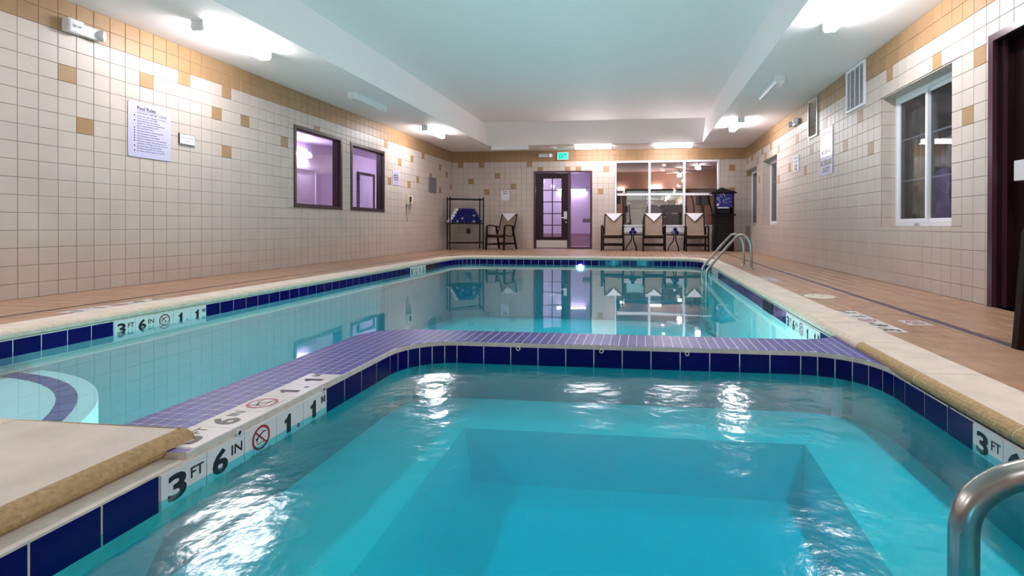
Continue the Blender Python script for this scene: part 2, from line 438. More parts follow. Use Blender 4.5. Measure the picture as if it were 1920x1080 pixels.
# window recesses in the right wall: tiled reveals
def reveal(name, h, depth, sides):
    y0, z0, y1, z1 = h; x0, x1 = DR+.004, DR+depth
    o = part(name, MB().box((x1+.07, y0-.05, z0-.05), (x1+.09, y0-.03, z0-.03)), 'grout', kind='structure')
    mb = MB()
    if 'far' in sides:
        z = z1
        rws = sorted([Z0-r*T for r in range(-1, 17) if z0 < Z0-r*T < z1] + [z0, z1])
        for a, b in zip(rws, rws[1:]):
            if b-a > .01: link('reveal_tile', MB().box((x0, y1-.010, a+.0017), (x1, y1+.02, b-.0017)).mesh('reveal_tile', 'cream'), o)
    ys = sorted([YR0+k*T for k in range(-5, 62) if y0 < YR0+k*T < y1] + [y0, y1])
    for a, b in zip(ys, ys[1:]):
        if b-a > .01:
            link('reveal_tile', MB().box((x0, a+.0017, z1-.010), (x1, b-.0017, z1+.02)).mesh('reveal_tile', 'cream'), o)
            link('reveal_tile', MB().box((x0, a+.0017, z0-.02), (x1, b-.0017, z0+.004)).mesh('reveal_tile', 'cream'), o)
    mb.box((x0, y0-.02, z0), (x1, y0+.008, z1)); part('near_reveal', mb, 'cream', o)
reveal('trim_3', WR3, .16, ('far',)); reveal('trim_2', WR2, .16, ('far',)); reveal('trim_1', WR1, .16, ())

# ------------------------------------------------------------------ ceiling: soffit ring, sloped fascia, raised tray
mb = MB()
sx0, sx1, sy0, sy1 = -3.93, 1.535, -1.2, 12.87
tx0, tx1, ty0, ty1, TZ = -3.90, 1.535, -1.0, 12.35, ZC+.50
ox0, ox1, oy0, oy1 = -DL-.14, DR+.3, YF-.1, YB+.14
vs = [(ox0, oy0, ZC), (ox1, oy0, ZC), (ox1, oy1, ZC), (ox0, oy1, ZC), (sx0, sy0, ZC), (sx1, sy0, ZC), (sx1, sy1, ZC), (sx0, sy1, ZC),
      (tx0, ty0, TZ), (tx1, ty0, TZ), (tx1, ty1, TZ), (tx0, ty1, TZ)]
mb.add(vs, [(0, 4, 5, 1), (1, 5, 6, 2), (2, 6, 7, 3), (3, 7, 4, 0), (4, 8, 9, 5), (5, 9, 10, 6), (6, 10, 11, 7), (7, 11, 8, 4), (8, 11, 10, 9)])
mb.box((ox0, oy0, TZ+.05), (ox1, oy1, TZ+.15))
part('ceiling', mb, 'ceil', kind='structure')

# ------------------------------------------------------------------ deck
CW = .285                        # coping width
XR_, XL_, YBK = 1.175, -3.75, 10.20          # tile faces of the pool
XS, YN = -1.32, 1.465                         # spa left face, near edge of the main pool
regs = [(-DL, YF, -4.03, YB), (1.45, YF, DR, YB), (-4.03, 10.47, 1.45, YB), (-4.03, YF, -1.672, 1.175)]
DRAINS = [(-4.40, YF, -4.355, 12.9), (1.945, YF, 2.005, 12.6)]
mb = MB()
for a in regs: mb.box((a[0], a[1], -.12), (a[2], a[3], -.007))
fl = part('floor', mb, 'deckgrout', kind='structure')
MARK_R = (1.452, 3.245, 1.604, 4.007); MARK_R2 = (1.452, 6.00, 1.604, 6.60); MARK_L = (-4.19, 3.20, -4.038, 3.96)
NOD = (1.73, 3.50, 1.882, 3.652)
MARKS = [MARK_R, MARK_R2, MARK_L, NOD]
cells = []
for a in regs:
    i0 = math.floor((a[0]-1.45)/T)-1; j0 = math.floor((a[1]-2.52)/T)-1
    for i in range(i0, i0+int((a[2]-a[0])/T)+4):
        for j in range(j0, j0+int((a[3]-a[1])/T)+4):
            x0, y0 = 1.45+i*T, 2.52+j*T
            x0_, y0_, x1_, y1_ = max(x0, a[0]), max(y0, a[1]), min(x0+T, a[2]), min(y0+T, a[3])
            if x1_-x0_ < .012 or y1_-y0_ < .012: continue
            for q in rect_minus((x0_, y0_, x1_, y1_), DRAINS + MARKS): cells.append((*q, 'd'))
lay_tiles(fl, 'floor_tile', 'floor_tiles', cells, frame((0, 0, -.007), (1, 0, 0), (0, 1, 0)), .0058, {'d': 'deck'}, th=.007, full=(T, T))
for (x0, y0, x1, y1) in DRAINS:
    mb = MB().box((x0+.002, y0, -.02), (x1-.002, y1, -.002))
    n = 3
    for k in range(n):
        xa = x0 + (x1-x0)*(k+.5)/n
        mb.box((xa-.004, y0, -.0025), (xa+.004, y1, -.0012), 1)
    part('drain_channel', mb, ['drain', 'slot'], fl)

MSEQ = [('3', 'FT'), ('6', 'IN'), None, ('1', '.'), ('1', 'M')]
def marker(parent, fr, w, h, spec, letter_h=None, y0=None, stone='marker', small=True, sub='NO DIVING'):
    """one white depth-marker tile in panel frame fr with origin at its lower left corner"""
    o = link('depth_marker', MB().box((.0012, .0012, -.006), (w-.0012, h-.0012, 0)).mesh('depth_marker', stone), parent, fr)
    lh = letter_h or h*.60; yb = h*.20 if y0 is None else y0
    mb = MB()
    if spec is None:
        no_diving(mb, w*.5, yb+lh*.5+.004, min(lh*.62, w*.36))
        if sub: put_text(mb, sub, w*.5, yb-lh*.20, lh*.09, w*.62, 'c')
    else:
        big, sm = spec
        if big == '1': put_one(mb, w*.42, yb, lh, w*.30)
        else: put_text(mb, big, w*.34, yb, lh, w*.40, 'c', .032)
        if sm == '.': put_text(mb, '.', w*.80, yb, lh, None, 'c', .02)
        elif sm == 'M': put_m(mb, w*.84, yb+lh*.56, lh*.44, w*.19)
        else: put_text(mb, sm, w*.78, yb+lh*.48, lh*.46, w*.30, 'c', .015)
    part_l = link('lettering', mb.mesh('lettering', ['black', 'redprint']), o, Matrix.Identity(4), local=True)
    return o
# deck markers read from the deck towards the pool
for k, s_ in enumerate(MSEQ):
    marker(fl, frame((MARK_R[2], MARK_R[1]+k*T, .001), (0, 1, 0), (-1, 0, 0)), T, T, s_)
    marker(fl, frame((MARK_L[0], MARK_L[1]+(5-k)*T, .001), (0, -1, 0), (1, 0, 0)), T, T, s_)
for k, s_ in enumerate([('5', 'FT'), None, ('1', '.'), ('5', 'M')]):
    marker(fl, frame((MARK_R2[2], MARK_R2[1]+k*.15, .001), (0, 1, 0), (-1, 0, 0)), .15, T, s_)
marker(fl, frame((NOD[2], NOD[1], .001), (0, 1, 0), (-1, 0, 0)), T, T, None)
part('floor_underlay', MB().box((-DL-.1, YF, -.14), (-4.0, YB, -.1)), 'deckgrout', fl)

# ------------------------------------------------------------------ pool outlines
def rounded(pts, rad, n=10):
    """open polyline with rounded inner corners; rad: dict index->radius"""
    out = []
    for i, p in enumerate(pts):
        if i in rad and 0 < i < len(pts)-1:
            p = Vector(p); a = (Vector(pts[i-1])-p).normalized(); b = (Vector(pts[i+1])-p).normalized()
            r = rad[i]; ang = a.angle(b); t = r/math.tan(ang/2); s0 = p+a*t; s1 = p+b*t
            c = p + (a+b).normalized()*(r/math.sin(ang/2))
            a0 = math.atan2(s0.y-c.y, s0.x-c.x); a1 = math.atan2(s1.y-c.y, s1.x-c.x)
            d = (a1-a0+PI) % (2*PI)-PI
            for k in range(n+1): out.append((c.x+r*math.cos(a0+d*k/n), c.y+r*math.sin(a0+d*k/n)))
        else: out.append(tuple(p))
    return out
def path_len(p): return [0]+[sum((Vector(p[j+1])-Vector(p[j])).length for j in range(i+1)) for i in range(len(p)-1)]
def at_len(p, L, s_):
    for i in range(len(p)-1):
        if s_ <= L[i+1]+1e-9:
            t = (s_-L[i])/max(1e-9, L[i+1]-L[i]); a, b = Vector(p[i]), Vector(p[i+1])
            return a+(b-a)*t
    return Vector(p[-1])
def normals(p):
    """outward (right hand side of travel; water lies on the left)"""
    out = []
    for i in range(len(p)):
        a = Vector(p[max(i-1, 0)]); b = Vector(p[i]); c = Vector(p[min(i+1, len(p)-1)])
        d1 = (b-a).normalized() if (b-a).length > 1e-9 else (c-b).normalized()
        d2 = (c-b).normalized() if (c-b).length > 1e-9 else d1
        n1 = Vector((d1.y, -d1.x)); n2 = Vector((d2.y, -d2.x)); n = (n1+n2).normalized()
        out.append(n/max(.4, n.dot(n1)))
    return out
NOSE = [(.040, .003), (.028, .001), (.014, -.007), (.004, -.018), (0, -.030), (.004, -.042), (.014, -.052)]
PROF = [(CW, .003)] + NOSE + [(.03, -.056), (CW, -.056)]
def coping(parent, path, s0, s1, tan, length=.61, gap=.006):
    L = path_len(path); tot = s1-s0; n = max(1, round(tot/length)); st = tot/n
    for k in range(n):
        a, b = s0+k*st+gap/2, s0+(k+1)*st-gap/2
        ss = [a] + [x for x in L if a+1e-4 < x < b-1e-4] + [b]
        pts = [at_len(path, L, x) for x in ss]; nr = normals(pts)
        # normals at the ends follow the full path
        mb = MB(); np_ = len(PROF); vs = []
        for p, q in zip(pts, nr):
            for d, z in PROF: vs.append((p.x+q.x*d, p.y+q.y*d, z))
        for i in range(len(pts)-1):
            for j in range(np_):
                j2 = (j+1) % np_
                mb.add([vs[i*np_+j], vs[i*np_+j2], vs[(i+1)*np_+j2], vs[(i+1)*np_+j]], [(0, 1, 2, 3)], 1 if 1 <= j <= 8 else 0, 1 <= j <= 6)
        mb.poly(vs[:np_], 2); mb.poly(vs[-np_:][::-1], 2)
        part('coping_stone', mb, ['coping', 'nose' if tan else 'nosepale', 'joint'], parent)
        if k < n-1 or True:                          # mortar joint, a touch below the surface
            c0 = at_len(path, L, min(b+gap, s1)); c1 = at_len(path, L, b-.001); nn = normals([c1, c0])[0] if (c0-c1).length > 1e-5 else nr[-1]
            mj = MB(); vv = []
            for p in (c1, c0):
                for d, z in PROF: vv.append((p.x+nn.x*(d+.0015), p.y+nn.y*(d+.0015), z-.0012 if z > -.03 else z+.0012))
            for j in range(np_):
                j2 = (j+1) % np_; mj.add([vv[j], vv[j2], vv[np_+j2], vv[np_+j]], [(0, 1, 2, 3)])
            part('mortar_joint', mj, 'joint', parent)
_navy = tile_mesh('waterline_tile', 'navy', 1, 1, ch=.0, th=.006)
def navy_tile(parent, p, q, gap=.006, zt=TT, zb=TB):
    """flat tile standing between two points of the outline, facing the water (left of p->q)"""
    p, q = Vector(p), Vector(q); d = q-p
    c = (p+q)/2; rgt = Vector((-d.x, -d.y, 0)).normalized()   # seen from the water
    fr = frame((c.x, c.y, (zt+zb)/2), rgt, (0, 0, 1))
    n = fr.to_3x3() @ Vector((0, 0, 1))
    fr.translation = Vector(fr.translation)+n*.0022
    link('waterline_tile', _navy, parent, fr @ Matrix.Diagonal((d.length-gap, zt-zb, 1, 1)))
def tile_run(parent, path, s0, s1, step):
    L = path_len(path); n = max(1, round((s1-s0)/step)); st = (s1-s0)/n
    for k in range(n): navy_tile(parent, at_len(path, L, s0+k*st), at_len(path, L, s0+(k+1)*st))
def wall_markers(parent, y0, x, facing, seq, w=T, far_first=False, lh=.074, yb=.001):
    """depth-marker tiles on a wall of constant x; facing = +1 looks to +x"""
    for k, s_ in enumerate(seq):
        if facing > 0: fr = frame((x+.006, y0+k*w, TB), (0, 1, 0), (0, 0, 1))
        else: fr = frame((x-.006, y0-k*w, TB), (0, -1, 0), (0, 0, 1))
        marker(parent, fr, w, TT-TB, s_, letter_h=lh, y0=yb)
def wall_strip(mb, path, z0, z1, mi=0):
    for a, b in zip(path, path[1:]): mb.add([(*a, z0), (*b, z0), (*b, z1), (*a, z1)], [(3, 2, 1, 0)], mi)

P_PATH = rounded([(XR_, -1.6), (XR_, YBK), (XL_, YBK), (XL_, YN)], {1: .45, 2: .45})
Q_PATH = [(XL_, YN), (XS, YN), (XS, -1.6)]
LP = path_len(P_PATH)
# --- main pool
pool = thing('swimming_pool', 'large turquoise swimming pool with navy waterline tiles and pale stone coping, filling the hall', 'pool', (-1.3, 6, -1.3))
FZ0, FZ1 = -.98, -1.28
mb = MB()
PW = [(XR_, 2.98)] + P_PATH[1:]
wall_strip(mb, PW, FZ1-.1, TB, 0)
wall_strip(mb, PW, TT, -.050, 1); wall_strip(mb, PW, TB, TT, 2)
mb.add([(XL_, YN, FZ1), (XS-.05, YN, FZ1), (XS-.05, YN, TB), (XL_, YN, TB)], [(3, 2, 1, 0)], 0)
mb.add([(XL_, YN, TB), (XS-.05, YN, TB), (XS-.05, YN, -.05), (XL_, YN, -.05)], [(3, 2, 1, 0)], 1)
mb.add([(XL_-.3, 1.2, FZ0), (1.6, 1.2, FZ0), (1.6, 5.5, FZ0), (1.6, 10.6, FZ1), (XL_-.3, 10.6, FZ1), (XL_-.3, 5.5, FZ0)], [(0, 1, 2, 5), (5, 2, 3, 4)], 0)
part('pool_shell', mb, ['plaster', 'strip', 'whitegrout'], pool)
# curved entry step in the near left corner with a navy nosing stripe
C0 = (-3.9, 1.09)
def arc_pts(r, a0, a1, n): return [(C0[0]+r*math.cos(a0+(a1-a0)*k/n), C0[1]+r*math.sin(a0+(a1-a0)*k/n)) for k in range(n+1)]
for r, zt, nm in ((1.66, -.265, 'entry_step'), (.80, -.20, 'upper_step')):
    mb = MB(); ar = arc_pts(r, R(-5), R(100), 24)
    mb.prism([C0] + ar, FZ0-.05, zt); part(nm, mb, 'plaster', pool)
ar_i, ar_o = arc_pts(1.50, R(5), R(96), 17), arc_pts(1.585, R(5), R(96), 17)
for k in range(17):
    a = [ar_i[k], ar_o[k], ar_o[k+1], ar_i[k+1]]; c = Vector((sum(p[0] for p in a)/4, sum(p[1] for p in a)/4))
    a = [tuple(c+(Vector(p)-c)*.94) for p in a]
    part('step_edge_tile', MB().prism(a, -.264, -.261), 'mosaic', pool)
# waterline tiles
sk_r = (4.70, 5.02); sk_l = (8.555, 8.955)
def sP(y, side):
    """length along P_PATH at height y on the right (r) or left (l) wall"""
    return y+1.6 if side == 'r' else LP[-1]-(y-YN)
iR = [i for i, p in enumerate(P_PATH) if p[1] > 9.7]
c1s, c1e = LP[1], LP[11]; c2s, c2e = LP[12], LP[22]
tile_run(pool, P_PATH, sP(3.20, 'r'), sP(3.476, 'r'), T)
tile_run(pool, P_PATH, sP(4.247, 'r'), sP(4.70, 'r'), T)
tile_run(pool, P_PATH, sP(5.02, 'r'), sP(7.87, 'r'), T)
tile_run(pool, P_PATH, sP(8.51, 'r'), c1s, T)
tile_run(pool, P_PATH, c1s, c1e, .09); tile_run(pool, P_PATH, c1e, c2s, T); tile_run(pool, P_PATH, c2s, c2e, .09)
tile_run(pool, P_PATH, c2e, sP(8.955, 'l'), T)
tile_run(pool, P_PATH, sP(7.95, 'l'), sP(4.004, 'l'), T)
tile_run(pool, P_PATH, sP(3.226, 'l'), sP(YN, 'l'), T)
wall_markers(pool, 3.226, XL_, 1, MSEQ, (4.004-3.226)/5)
wall_markers(pool, 7.952, XL_, 1, [('5', 'FT'), None, ('1', '.'), ('5', 'M')], .15)
wall_markers(pool, 4.247, XR_, -1, MSEQ, (4.247-3.476)/5)
wall_markers(pool, 8.51, XR_, -1, [('5', 'FT'), None, ('1', '.'), ('5', 'M')], .16)
for x, s_, (ya, yb_) in ((XL_, 1, sk_l), (XR_, -1, sk_r)):
    mb = MB(); xx = x+s_*.004
    mb.box((x-s_*.01, ya+.012, TB+.004), (xx, yb_-.012, TT-.004), 0)
    for a, b, c, d in ((ya, ya+.012, TB, TT), (yb_-.012, yb_, TB, TT), (ya, yb_, TB, TB+.006), (ya, yb_, TT-.006, TT)):
        mb.box((x, a, c), (x+s_*.010, b, d), 1)
    mb.box((x, ya+.012, -.132), (x+s_*.008, yb_-.012, -.124), 1)
    part('skimmer_mouth', mb, ['void', 'slot'], pool)
NOSE_P = rounded([(XR_-.004, -1.6), (XR_-.004, YBK-.006), (XL_+.006, YBK-.006), (XL_+.006, YN-.01)], {1: .44, 2: .44})
LN = path_len(NOSE_P)
coping(pool, NOSE_P, 2.93+1.6, LN[-1], False)
coping(pool, [(XL_, YN-.006), (XS-.065-.625, YN-.006)], 0, XS-.065-.625-XL_, False)
mb = MB()
wp = [p for p in P_PATH if p[1] > 3.0]
wpoly = [(XR_+.02, 2.95)] + [(p[0]+.0, p[1]) for p in wp] + [(XL_-.0, YN-.02), (XS-.2, YN-.02), (-1.60, 1.6), (-1.60, 2.9), (-1.45, 3.02), (.9, 3.02)]
mb.prism(wpoly, -1.6, WZ); part('water', mb, 'water', pool)

# --- spa
spa = thing('spa_pool', 'deep blue-green spa pool in the foreground, edged by navy tiles and tan-nosed coping', 'pool', (0, 1, -1))
YS = 2.83
S_PATH = rounded([(XR_, -1.6), (XR_, YS), (XS, YS), (XS, -1.6)], {1: .32, 2: .27})
LS = path_len(S_PATH)
mb = MB()
BZ, FZ = -.36, -.60
wall_strip(mb, S_PATH, -1.1, TB, 0); wall_strip(mb, S_PATH, TT, -.052, 1); wall_strip(mb, S_PATH, TB, TT, 2)
inner = [(-.856, 2.41), (.748, 2.41), (.63, -1.1), (-.72, -1.1)]
# bench ring and the deeper well
outer = [(XS-.1, 2.95), (XR_+.1, 2.95), (XR_+.1, -1.7), (XS-.1, -1.7)]
for k in range(4):
    k2 = (k+1) % 4
    mb.add([(*outer[k], BZ), (*outer[k2], BZ), (*inner[k2], BZ), (*inner[k], BZ)], [(0, 3, 2, 1)], 0)
low = [(-.80, 2.36), (.725, 2.36), (.60, -1.05), (-.67, -1.05)]
for k in range(4):
    k2 = (k+1) % 4
    mb.add([(*inner[k], BZ), (*inner[k2], BZ), (*low[k2], FZ), (*low[k], FZ)], [(0, 3, 2, 1)], 0)
mb.poly([(*p, FZ) for p in low[::-1]], 0)
mb.add([(XS, -1.6, -1.1), (XR_, -1.6, -1.1), (XR_, -1.6, -.05), (XS, -1.6, -.05)], [(0, 1, 2, 3)], 0)
part('spa_shell', mb, ['plaster', 'strip', 'whitegrout'], spa)
e1s, e1e, e2s, e2e = LS[1], LS[11], LS[12], LS[22]
tile_run(spa, S_PATH, LS[1]-.10, e1s, .10)
tile_run(spa, S_PATH, 1.938+1.6, LS[1]-.10, T)
tile_run(spa, S_PATH, e1s, e1e, .088)
tile_run(spa, S_PATH, e1e, e2s, .1555); tile_run(spa, S_PATH, e2s, e2e, .075)
sl = lambda y: LS[-1]-(y+1.6)
tile_run(spa, S_PATH, e2e, sl(2.004), T); tile_run(spa, S_PATH, sl(1.257), sl(-.4), T)
wall_markers(spa, 1.257, XS, 1, MSEQ, (2.004-1.257)/5, lh=.068, yb=.014)
wall_markers(spa, 1.938, XR_, -1, MSEQ, T, lh=.068, yb=.014)
coping(spa, NOSE_P, .4, 2.93+1.6, True)
SQ = XS-.065
crn = rounded([(SQ-.30, YN-.006), (SQ, YN-.006), (SQ, -.9)], {1: .035}, 6)
LQ = path_len(crn)
# corner stone: one block with rounded edges on two sides
mb = MB(); vs = []; c_in = (SQ-.62, YN-.006-.60)
cpts = [Vector((SQ-.62, YN-.006))]+[Vector(p) for p in crn[1:-1]]+[Vector((SQ, YN-.006-.60))]
nr = normals(cpts); rings = []
for p, q in zip(cpts, nr):
    rings.append([(p.x-0+q.x*d, p.y+q.y*d, z) for d, z in NOSE])
# here the stone lies on the right of travel, so the nose profile runs inward
for i in range(len(rings)-1):
    for j in range(len(NOSE)-1):
        mb.add([rings[i][j], rings[i][j+1], rings[i+1][j+1], rings[i+1][j]], [(0, 1, 2, 3)], 1, True)
topr = [r[0] for r in rings]; botr = [r[-1] for r in rings]
mb.poly([(*c_in, .003)] + [tuple(p) for p in topr][::-1], 0); mb.poly([(*c_in, -.052)]+[tuple(p) for p in botr], 0)
part('coping_stone', mb, ['coping', 'nose', 'joint'], spa, label='pale corner coping stone with a tan rounded edge')
coping(spa, [(SQ, YN-.006-.604), (SQ, -.9)], 0, YN-.006-.60+.9, True)
part('spa_ledge', MB().box((SQ-.10, -1.6, -.2), (XS+.0005, YN+.02, -.0545)), 'strip', spa)
mb = MB(); mb.prism(S_PATH, -1.6, WZ); part('water', mb, 'spawater', spa)

# --- divider wall between the pools: L-shaped, mosaic on top
div = thing('pool_divider', 'low L-shaped wall topped with small violet-blue mosaic between the two pools', 'divider', (0, 2.97, -1.2))
XO, YO = -1.715, 3.125
spa_edge = [p for p in S_PATH if p[1] > 2.3]
_sn = normals(S_PATH)
outline = [(XR_+.03, 2.42)] + [(p[0]+q.x*.0012, p[1]+q.y*.0012) for p, q in list(zip(S_PATH, _sn))[1:-1]] + [(XS-.0012, YN-.12)] + [(XO, YN-.12)]
outline += rounded([(XO, YN-.12), (XO, YO), (.98, YO)], {1: .27})[1:-1]
outline += [(.80, YO), (.95, YO+.006), (1.05, YO+.03), (1.12, YO+.07), (XR_+.03, YO+.16)]
dtop = -.034
part('core', MB().prism(outline, -1.3, dtop, 1, 0), ['strip', 'whitegrout'], div)
def clip(poly, sq):
    """polygon clipped by the rectangle sq"""
    x0, y0, x1, y1 = sq
    def cut(pl, ax, v, keep_less):
        out = []
        for i in range(len(pl)):
            a, b = pl[i], pl[(i+1) % len(pl)]
            ia = a[ax] <= v if keep_less else a[ax] >= v; ib = b[ax] <= v if keep_less else b[ax] >= v
            if ia: out.append(a)
            if ia != ib:
                t = (v-a[ax])/(b[ax]-a[ax]); out.append((a[0]+(b[0]-a[0])*t, a[1]+(b[1]-a[1])*t))
        return out
    for ax, v, k in ((0, x0, False), (0, x1, True), (1, y0, False), (1, y1, True)):
        poly = cut(poly, ax, v, k)
        if len(poly) < 3: return []
    return poly
def parea(p): return abs(sum(p[i][0]*p[(i+1) % len(p)][1]-p[(i+1) % len(p)][0]*p[i][1] for i in range(len(p))))/2
shift = [(x, y) for x, y in outline]
MT = (XS-.154, 1.372, XS-.002, 2.127)
pm = .0502; g = .0045; mos = []
x_start = XS-.154-8*pm
for i in range(-2, 62):
    for j in range(-4, 45):
        x0, y0 = x_start+i*pm, 2.127-16*pm+j*pm
        for q in rect_minus((x0, y0, x0+pm, y0+pm), [MT]):
            if q[2]-q[0] < .012 or q[3]-q[1] < .012: continue
            if q[0] < XS-.01 and q[1] < YN-.15: continue
            pl = clip(shift, (q[0]+g/2, q[1]+g/2, q[2]-g/2, q[3]-g/2))
            if not pl or parea(pl) < .00022: continue
            if all(abs(a[0]-b[0])+abs(a[1]-b[1]) < 1e-6 for a, b in zip(pl, pl[1:])): continue
            cxm = sum(p[0] for p in pl)/len(pl); cym = sum(p[1] for p in pl)/len(pl)
            mos.append((cxm*cxm+cym*cym, pl))
mos.sort(key=lambda q: q[0])
full_m = MB().prism([(-pm/2+g/2, -pm/2+g/2), (pm/2-g/2, -pm/2+g/2), (pm/2-g/2, pm/2-g/2), (-pm/2+g/2, pm/2-g/2)], 0, .0007, bottom=False).mesh('mosaic_tile', 'mosaic')
rest = MB()
for k, (_, pl) in enumerate(mos):
    if k < 300:
        if abs(parea(pl)-(pm-g)**2) < 1e-7:
            cxm = (min(p[0] for p in pl)+max(p[0] for p in pl))/2; cym = (min(p[1] for p in pl)+max(p[1] for p in pl))/2
            link('mosaic_tile', full_m, div, Matrix.Translation((cxm, cym, dtop)))
        else: part('mosaic_tile', MB().prism(pl, dtop, dtop+.0007, bottom=False), 'mosaic', div)
    else: rest.prism(pl, dtop, dtop+.0007, bottom=False)
if rest.f: part('mosaic_tiles', rest, 'mosaic', div, kind='stuff')
for k, s_ in enumerate(MSEQ):
    w_ = (MT[3]-MT[1])/5
    marker(div, frame((MT[2], MT[1]+k*w_, dtop+.0025), (0, 1, 0), (-1, 0, 0)), w_, .152, s_, letter_h=.085, y0=.036)
def nozzle(parent, pos, n):
    n = Vector(n); m4 = n.to_track_quat('Z', 'Y').to_matrix().to_4x4(); m4.translation = pos
    mb = MB().lathe([(.0075, -.004), (.0075, .005), (.0125, .004), (.0130, -.02)], 12, 0, m4).lathe([(.0001, .0015), (.0076, .0015)], 12, 1, m4)
    part('return_nozzle', mb, ['whiteplastic', 'void'], parent)
for x in (-.688, -.213, .257): nozzle(div, (x, YS-.006, -.064), (0, -1, 0))
part('drain_hole', MB().lathe([(.0001, .0015), (.006, .0005)], 10, 0, frame((XR_-.0005, 2.085, -.0555), (0, -1, 0), (0, 0, 1))), 'void', spa)
nozzle(div, (XS+.003, 1.535, -.052), (1, 0, 0)); nozzle(div, (XS+.003, 1.985, -.053), (1, 0, 0))

# ------------------------------------------------------------------ underwater lamp on far wall; the others unseen, added to brighten the water
def pool_lamp(pos, n, r, label):
    t = thing('pool_lamp', label, 'light', pos, 0, 'underwater niche lamps')
    n = Vector(n); m4 = n.to_track_quat('Z', 'Y').to_matrix().to_4x4(); m4.translation = pos
    part('rim', MB().lathe([(r*1.0, .012), (r*1.25, .010), (r*1.3, 0)], 24, 0, m4), 'chrome', t)
    part('lens', MB().lathe([(r, .006), (r*.6, .016), (.0001, .02)], 24, 0, m4), 'lens_pool', t)
pool_lamp((-1.20, YBK-.008, -.20), (0, -1, 0), .055, 'underwater lamp just below the waterline in the middle of the far pool wall')
pool_lamp((-.9, YO+.008, -.62), (0, 1, 0), .11, 'unseen underwater lamp added on the main pool side of the tiled divider, left')
pool_lamp((.1, YO+.008, -.62), (0, 1, 0), .11, 'unseen underwater lamp added on the main pool side of the tiled divider, right')
pool_lamp((XO-.008, 2.72, -.66), (-1, 0, 0), .065, 'unseen underwater lamp added on the outer side of the divider leg')
pool_lamp((0, -1.585, -.27), (0, 1, 0), .06, 'unseen underwater spa lamp added on the near end wall below the camera')  # unseen lamp added to brighten the spa water
# ------------------------------------------------------------------ ladder and rail
lad = thing('pool_ladder', 'stainless steel ladder with two arched handrails at the right far corner of the main pool', 'ladder', (1.64, 8.1, 0))
def smooth_path(ctrl, n=8):
    """Catmull-Rom through control points"""
    c = [Vector(p) for p in ctrl]; c = [c[0]*2-c[1]]+c+[c[-1]*2-c[-2]]; out = []
    for i in range(1, len(c)-2):
        for k in range(n):
            t = k/n; a, b, d, e = c[i-1], c[i], c[i+1], c[i+2]
            out.append(.5*((2*b)+(d-a)*t+(2*a-5*b+4*d-e)*t*t+(3*b-a-3*d+e)*t**3))
    return out+[c[-2]]
for y in (7.76, 8.30):
    ctl = [(1.13, y, -1.02), (1.0, y, -.92), (.985, y, -.6), (.985, y, -.15), (1.0, y, -.03), (1.06, y, .05), (1.20, y, .22), (1.38, y, .43), (1.47, y, .505), (1.56, y, .48), (1.62, y, .38), (1.635, y, .25), (1.637, y, .0)]
    o = part('handrail', MB().tube(smooth_path(ctl, 6), .0215, 12), 'steel', lad)
    part('escutcheon', MB().lathe([(.055, .003), (.052, .014), (.03, .022), (.022, .03)], 18, 0, Matrix.Translation((1.637, y, 0))), 'steel', lad)
for z in (-.35, -.62, -.88):
    part('tread', MB().box((.95, 7.77, z-.015), (1.06, 8.29, z+.015)), 'whiteplastic', lad)
rail = thing('spa_handrail', 'thick stainless steel grab rail rising from the spa water in the near right corner', 'handrail', (1.8, 1.245, 0))
ctl = [(.734, 1.245, -.55), (.734, 1.245, -.3), (.733, 1.245, -.09), (.735, 1.245, -.04), (.745, 1.245, -.004), (.768, 1.245, .028), (.804, 1.245, .055), (.858, 1.245, .078), (1.1, 1.245, .15), (1.45, 1.245, .26), (1.62, 1.245, .31), (1.72, 1.245, .29), (1.78, 1.245, .19), (1.79, 1.245, 0)]
part('rail_tube', MB().tube(smooth_path(ctl, 8), .0305, 24), 'steel', rail)
part('escutcheon', MB().lathe([(.07, .003), (.066, .016), (.04, .026), (.031, .034)], 20, 0, Matrix.Translation((1.79, 1.245, 0))), 'steel', rail)

# skimmer lid on the right deck
mb = MB().lathe([(.0001, .012), (.115, .012), (.13, .008), (.134, .002)], 32, 0, Matrix.Translation((1.605, 4.77, 0)))
lid = part('skimmer_lid', mb, 'lid'); tag(lid, 'round ivory skimmer lid lying on the right deck beside the coping', 'lid')
for a in (.9, 2.6, 4.7):
    part('finger_hole', MB().lathe([(.0001, .0125), (.012, .0125)], 10, 0, Matrix.Translation((1.605+.06*math.cos(a), 4.77+.06*math.sin(a), 0))), 'slot', lid)

